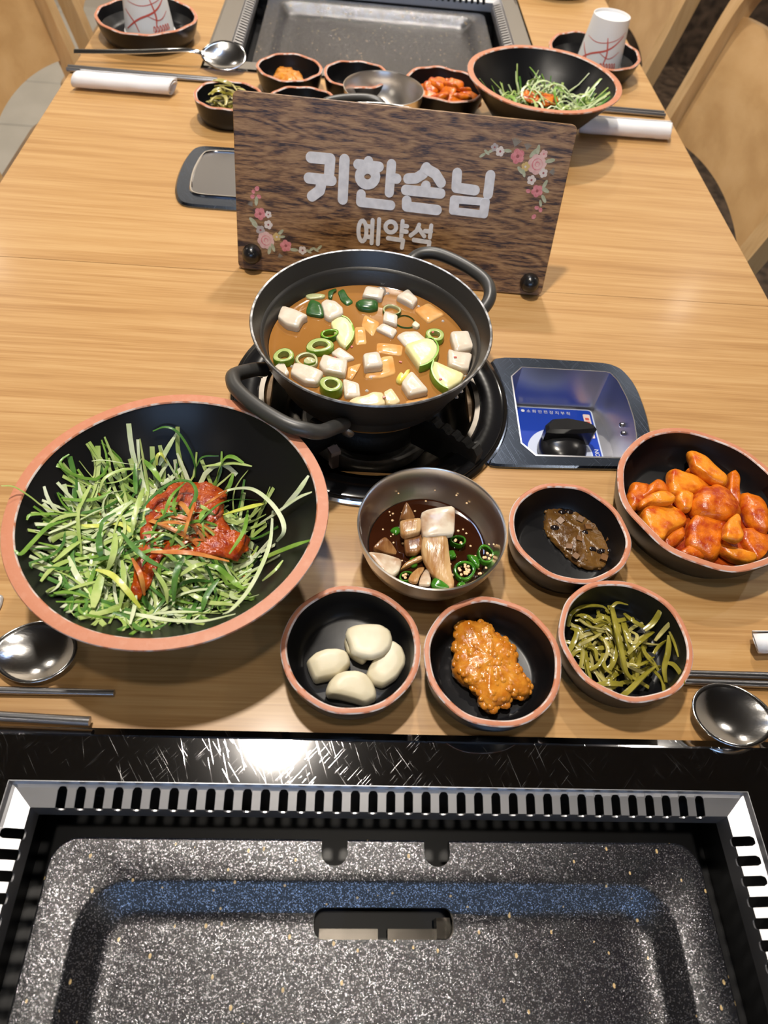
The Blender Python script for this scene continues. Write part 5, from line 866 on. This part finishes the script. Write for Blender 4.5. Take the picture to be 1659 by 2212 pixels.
# ---------------------------------------------------------------- cutlery, napkins, cups
def spoon(c, rz, a, bw, L, label, z=.0, roll=0., depth=.0062):
    g = empty('steel_spoon', (c[0], c[1], z), rz, label, 'spoon', 'steel spoons'); g.rotation_euler = (roll, 0, rz)   # bowl centre at the origin, handle along +x
    b = MB(); nr, nt = 9, 40; vs = [(0, 0, .0009)]
    for i in range(1, nr + 1):
        r = i / nr
        for k in range(nt):
            t = 2 * PI * k / nt; x = a * r * math.cos(t); x = x * (1 + .10 * (x > 0) * r * math.cos(t) ** 2); y = bw * r * math.sin(t) * (1 - .10 * max(0, math.cos(t)) ** 2); vs.append((x, y, .0009 + depth * (r ** 2.2)))
    fs = [(0, 1 + k, 1 + (k + 1) % nt) for k in range(nt)] + [(1 + i * nt + k, 1 + (i + 1) * nt + k, 1 + (i + 1) * nt + (k + 1) % nt, 1 + i * nt + (k + 1) % nt) for i in range(nr - 1) for k in range(nt)]
    b.add(vs, fs); o = b.build('spoon_bowl', MT['spoon'], parent=g, angle=60); sd = o.modifiers.new('s', 'SOLIDIFY'); sd.thickness = .0009; sd.offset = 0
    zr = .0009 + depth; P = [(a * .97, 0, zr - .0006), (a * 1.2, 0, zr + .0030), (a * 1.6, 0, zr + .0052), (a * 2.4, 0, zr + .0040), (L * .6, 0, .0060), (L, 0, .0022)]; b = MB()
    S_ = spline(P, 6); m_ = len(S_); b.tube(S_, [.0062 if i < 2 else .0040 if i < 10 else .0030 + .0012 * i / m_ for i in range(m_)], 8, flat=.30, nrm=(0, 0, 1)); b.build('handle', MT['spoon'], parent=g, angle=50)
    return g
spoon((-.1905, .1880), PI - .02, .0255, .0215, .185, 'steel spoon lying under the rim of the large front salad bowl')
spoon((.2635, .1560), -.10, .0262, .0215, .185, 'steel spoon hanging over the frame of the near grill', z=.0030)
spoon((-.1890, 1.0965), PI + .10, .0300, .0255, .205, 'steel spoon by the corner of the further grill', z=.012, roll=-.40)
def stick(p0, p1, r0, r1, label, grp, z=.0033):
    c = ((p0[0] + p1[0]) / 2, (p0[1] + p1[1]) / 2, 0); b = MB(); n = 8; P = [Vector((p0[0] + (p1[0] - p0[0]) * i / n, p0[1] + (p1[1] - p0[1]) * i / n, z)) for i in range(n + 1)]
    b.tube(P, [r0 + (r1 - r0) * i / n for i in range(n + 1)], 12, flat=.82); tag(b.build('metal_chopstick', MT['stick'], angle=50, origin=c), label, 'chopstick', grp)
stick((-.1365, .1629), (-.335, .1628), .0021, .0034, 'steel chopstick whose tip shows beside the spoon under the salad bowl', 'chopsticks by the salad bowl', .0034)
stick((-.1460, .1436), (-.340, .1505), .0029, .0034, 'steel chopstick lying along the near grill frame', 'chopsticks by the salad bowl', .0062)
stick((.2400, .1868), (.450, .1862), .0024, .0034, 'upper steel chopstick beside the near pickle dish', 'chopsticks by the pickle dish', .0034)
stick((.2400, .1806), (.450, .1790), .0024, .0034, 'lower steel chopstick beside the near pickle dish, next to the spoon', 'chopsticks by the pickle dish', .0034)
stick((-.3970, 1.0510), (-.195, 1.0520), .0036, .0026, 'steel chopstick behind the rolled napkin, on the spoon side', 'chopsticks by the far spoon', .0036)
stick((-.3970, 1.0430), (-.195, 1.0465), .0036, .0026, 'steel chopstick touching the far rolled napkin beside the spoon', 'chopsticks by the far spoon', .0036)
stick((.4520, 1.0640), (.290, 1.0660), .0036, .0026, 'steel chopstick behind the further salad bowl, on the grill side', 'chopsticks by the far salad bowl', .0036)
stick((.4520, 1.0560), (.290, 1.0570), .0036, .0026, 'steel chopstick next to the rolled napkin behind the sign', 'chopsticks by the far salad bowl', .0036)
def napkin(p0, p1, r, label, seed, flat=.74):
    P0_, P1_ = Vector((*p0, 0)), Vector((*p1, 0)); d = (P1_ - P0_); L = d.length; d.normalize(); s = Vector((-d.y, d.x, 0)); b = MB(); q = random.Random(seed)
    n, m_ = 40, 22; vs = []; fs = []
    for i in range(m_ + 1):
        u = i / m_
        for k in range(n):
            t = 2.1 * 2 * PI * k / (n - 1); rr = r * (.45 + .55 * k / (n - 1)) * (1 + .06 * noise.noise(Vector((u * 6, t, seed)))) ; y = rr * math.cos(t); z = rr * math.sin(t) * flat + r * flat * 1.02
            c = P0_ + d * (L * u * (1 - .015 * (k / n)) + .004 * math.sin(t + seed) * (1 if i in (0, m_) else 0)) + s * y; vs.append((c.x, c.y, max(.0004, z)))
    for i in range(m_):
        for k in range(n - 1): fs.append((i * n + k, i * n + k + 1, (i + 1) * n + k + 1, (i + 1) * n + k))
    b.add(vs, fs); c = (P0_ + P1_) / 2; o = b.build('rolled_napkin', MT['paper'], angle=60, origin=(c.x, c.y, 0)); sd = o.modifiers.new('s', 'SOLIDIFY'); sd.thickness = .0005; return tag(o, label, 'napkin', 'rolled white napkins')
napkin((-.3720, 1.0000), (-.2440, 1.0000), .0150, 'white rolled napkin lying along the chopsticks near the far spoon', 1)
napkin((.3100, .9860), (.4410, .9890), .0160, 'white rolled napkin behind the sign on the side of the further salad bowl', 2)
napkin((.2985, .2090), (.420, .2150), .0088, 'white rolled napkin seen end-on beside the radish kimchi dish', 3, .95)
b = MB(); b.pillow([(-.2450, .2160), (-.2262, .2170), (-.2246, .2240), (-.2260, .2315), (-.2450, .2325)], 0, .003, SOFT, amp=.0008); tag(b.build('plastic_wrapper', MT['film'], angle=60, origin=(-.233, .224, 0)), 'scrap of clear wrapper poking in beside the large front salad bowl', 'wrapper')
def cup(c, rz, label, z0=.0056, h=.071, r0=.0355, r1=.0275):
    g = empty('paper_cup', (c[0], c[1], z0), rz, label, 'cup', 'upturned paper cups')
    rad = lambda z: r0 + (r1 - r0) * z / h
    b = MB(); b.lathe([(r0 - .0006, .0020), (r0 + .0009, .0024), (r0 + .0014, .0014), (r0 + .0009, .0002), (r0, .0004), (r0 - .0004, .0028), (r1, h - .0002), (r1 - .0004, h), (r1 - .0012, h - .0002), (r1 - .0014, h - .0040), (r1 * .5, h - .0046), (0, h - .0046)], 56); b.build('cup_body', MT['cup'], parent=g, angle=40)
    def line(pts, wd):
        b = MB(); S_ = spline([(t, z, 0) for t, z in pts], 8); m_ = len(S_); vs = []; fs = []
        for i, p in enumerate(S_):
            d = S_[min(i + 1, m_ - 1)] - S_[max(0, i - 1)]; dx, dz = d.x * .031, d.y; l = math.hypot(dx, dz) + 1e-9; w2 = wd * (.5 + .5 * math.sin(PI * (i + .5) / m_))
            for s in (-1, 1): t = p.x - s * dz / l * w2 / .031; z = p.y + s * dx / l * w2; R = rad(z) + .00022; vs.append((R * math.cos(t), R * math.sin(t), z))
        fs = [(2 * i, 2 * i + 1, 2 * i + 3, 2 * i + 2) for i in range(m_ - 1)]; b.add(vs, fs); return b
    F = -PI / 2
    for pts, wd in (([(F - 1.2, .010), (F - .5, .026), (F + .3, .036), (F + 1.0, .052)], .0012), ([(F + .20, .016), (F + .26, .030), (F + .10, .050)], .0011), ([(F - 1.0, .045), (F - .3, .042), (F + .5, .047), (F + 1.1, .056)], .0005), ([(F - 1.2, .034), (F - .75, .022), (F - .55, .010)], .0009), ([(F - .1, .030), (F + .4, .024), (F + .9, .032)], .0006)):
        line(pts, wd).build('printed_stroke', MT['red'], parent=g, smooth=False)
    b = MB(); q = random.Random(3)
    for j in range(6):
        t0 = F + .05 + j * .135; k = q.uniform(.8, 1.3)
        bb = line([(t0, .0110), (t0 + .03, .0150 + .002 * k), (t0 + .075, .0165), (t0 + .09, .0125), (t0 + .05, .0105), (t0 + .10, .0112), (t0 + .14, .0125)], .0007); b.add(bb.v, bb.f)
    b.build('printed_script', MT['red'], parent=g, smooth=False)
    return g
cup((.3775, 1.2030), -.28, 'upturned white paper cup with red strokes in the dish behind the further salad bowl'); cup((-.3130, 1.1900), .35, 'upturned white paper cup with red strokes, cut by the frame, near the far spoon', r0=.0360, r1=.028)

# ---------------------------------------------------------------- chairs
def chair(x, y, flip, label):
    g = empty('wooden_chair', (x, y, -TZ), PI if flip else 0, label, 'chair', 'plywood chairs along the tables')     # local: back at +x, seat towards -x
    w2 = .23; sz = .505
    b = MB(); b.prism(rrect(-.21, .30 if flip else .205, -w2 + .012, w2 - .012, .06, 6), sz - .022, sz, bev=.004); b.build('seat', MT['chair'], parent=g, angle=30)
    bx = lambda z: .190 + (z - .475) * .19
    for s in (-1, 1):
        P = [(.205, s * (w2 - .017), .001), (.192, s * (w2 - .017), .25), (bx(sz), s * (w2 - .017), sz), (bx(.70), s * (w2 - .016), .70), (bx(.80), s * (w2 - .019), .80), (bx(.845), s * (w2 - .034), .845), (bx(.868), s * (w2 - .068), .868)]
        b = MB(); S_ = spline(P, 6); vs = []; n = len(S_)
        for i, p in enumerate(S_):
            d = (S_[min(i + 1, n - 1)] - S_[max(i - 1, 0)]).normalized(); sd = d.cross(Vector((1, 0, 0))).normalized(); fw = sd.cross(d).normalized()
            for a_, c_ in ((-.017, -.013), (.017, -.013), (.017, .013), (-.017, .013)): vs.append(p + sd * a_ + fw * c_)
        b.add(vs, [(4 * i + k, 4 * i + (k + 1) % 4, 4 * i + 4 + (k + 1) % 4, 4 * i + 4 + k) for i in range(n - 1) for k in range(4)] + [(3, 2, 1, 0), tuple(4 * n - 4 + k for k in range(4))]); b.build('rear_post', MT['chairsolid'], parent=g, angle=40)
        b = MB(); b.box((-.185, s * (w2 - .04), (sz - .022) / 2), (.034, .034, sz - .022)); b.build('front_leg', MT['chairsolid'], parent=g, smooth=False)
        b = MB(); b.box((0, s * (w2 - .035), sz - .045), (.35, .022, .045)); b.build('side_rail', MT['chairsolid'], parent=g, smooth=False)
    b = MB(); b.box((bx(.868), 0, .868), (.026, 2 * (w2 - .062), .034)); b.build('top_rail', MT['chairsolid'], parent=g, smooth=False)
    b = MB(); n, m_ = 24, 10; vs = []; fs = []; t = .006
    for side in (-1, 1):
        for i in range(n + 1):
            yy = -1 + 2 * i / n; Y = yy * (w2 - .036); z0 = .612 + .018 * (1 - yy * yy); z1 = .800 + .012 * (1 - yy * yy)
            for j in range(m_ + 1): z = z0 + (z1 - z0) * j / m_; vs.append((bx(z) + .010 + .016 * (1 - yy * yy) + side * t, Y, z))
    q = (n + 1) * (m_ + 1)
    for i in range(n):
        for j in range(m_): a = i * (m_ + 1) + j; c_ = a + m_ + 1; fs += [(a, a + 1, c_ + 1, c_), (q + a, q + c_, q + c_ + 1, q + a + 1)]
    for i in range(n): a = i * (m_ + 1); c_ = a + m_ + 1; fs += [(a, c_, q + c_, q + a), (a + m_, q + a + m_, q + c_ + m_, c_ + m_)]
    for j in range(m_): fs += [(j, q + j, q + j + 1, j + 1), (n * (m_ + 1) + j, n * (m_ + 1) + j + 1, q + n * (m_ + 1) + j + 1, q + n * (m_ + 1) + j)]
    b.add(vs, fs); b.build('backrest', MT['chair'], parent=g, angle=40)
    return g
chair(.350, 1.075, False, 'plywood chair pushed in beside the further salad bowl, nearest on that side'); chair(.350, 1.690, False, 'plywood chair behind the upturned cup, second along that side')
chair(-.310, 1.180, True, 'plywood chair whose curved backrest stands beside the far napkin and spoon'); chair(-.310, 1.715, True, 'plywood chair behind the dish with the cut-off paper cup')
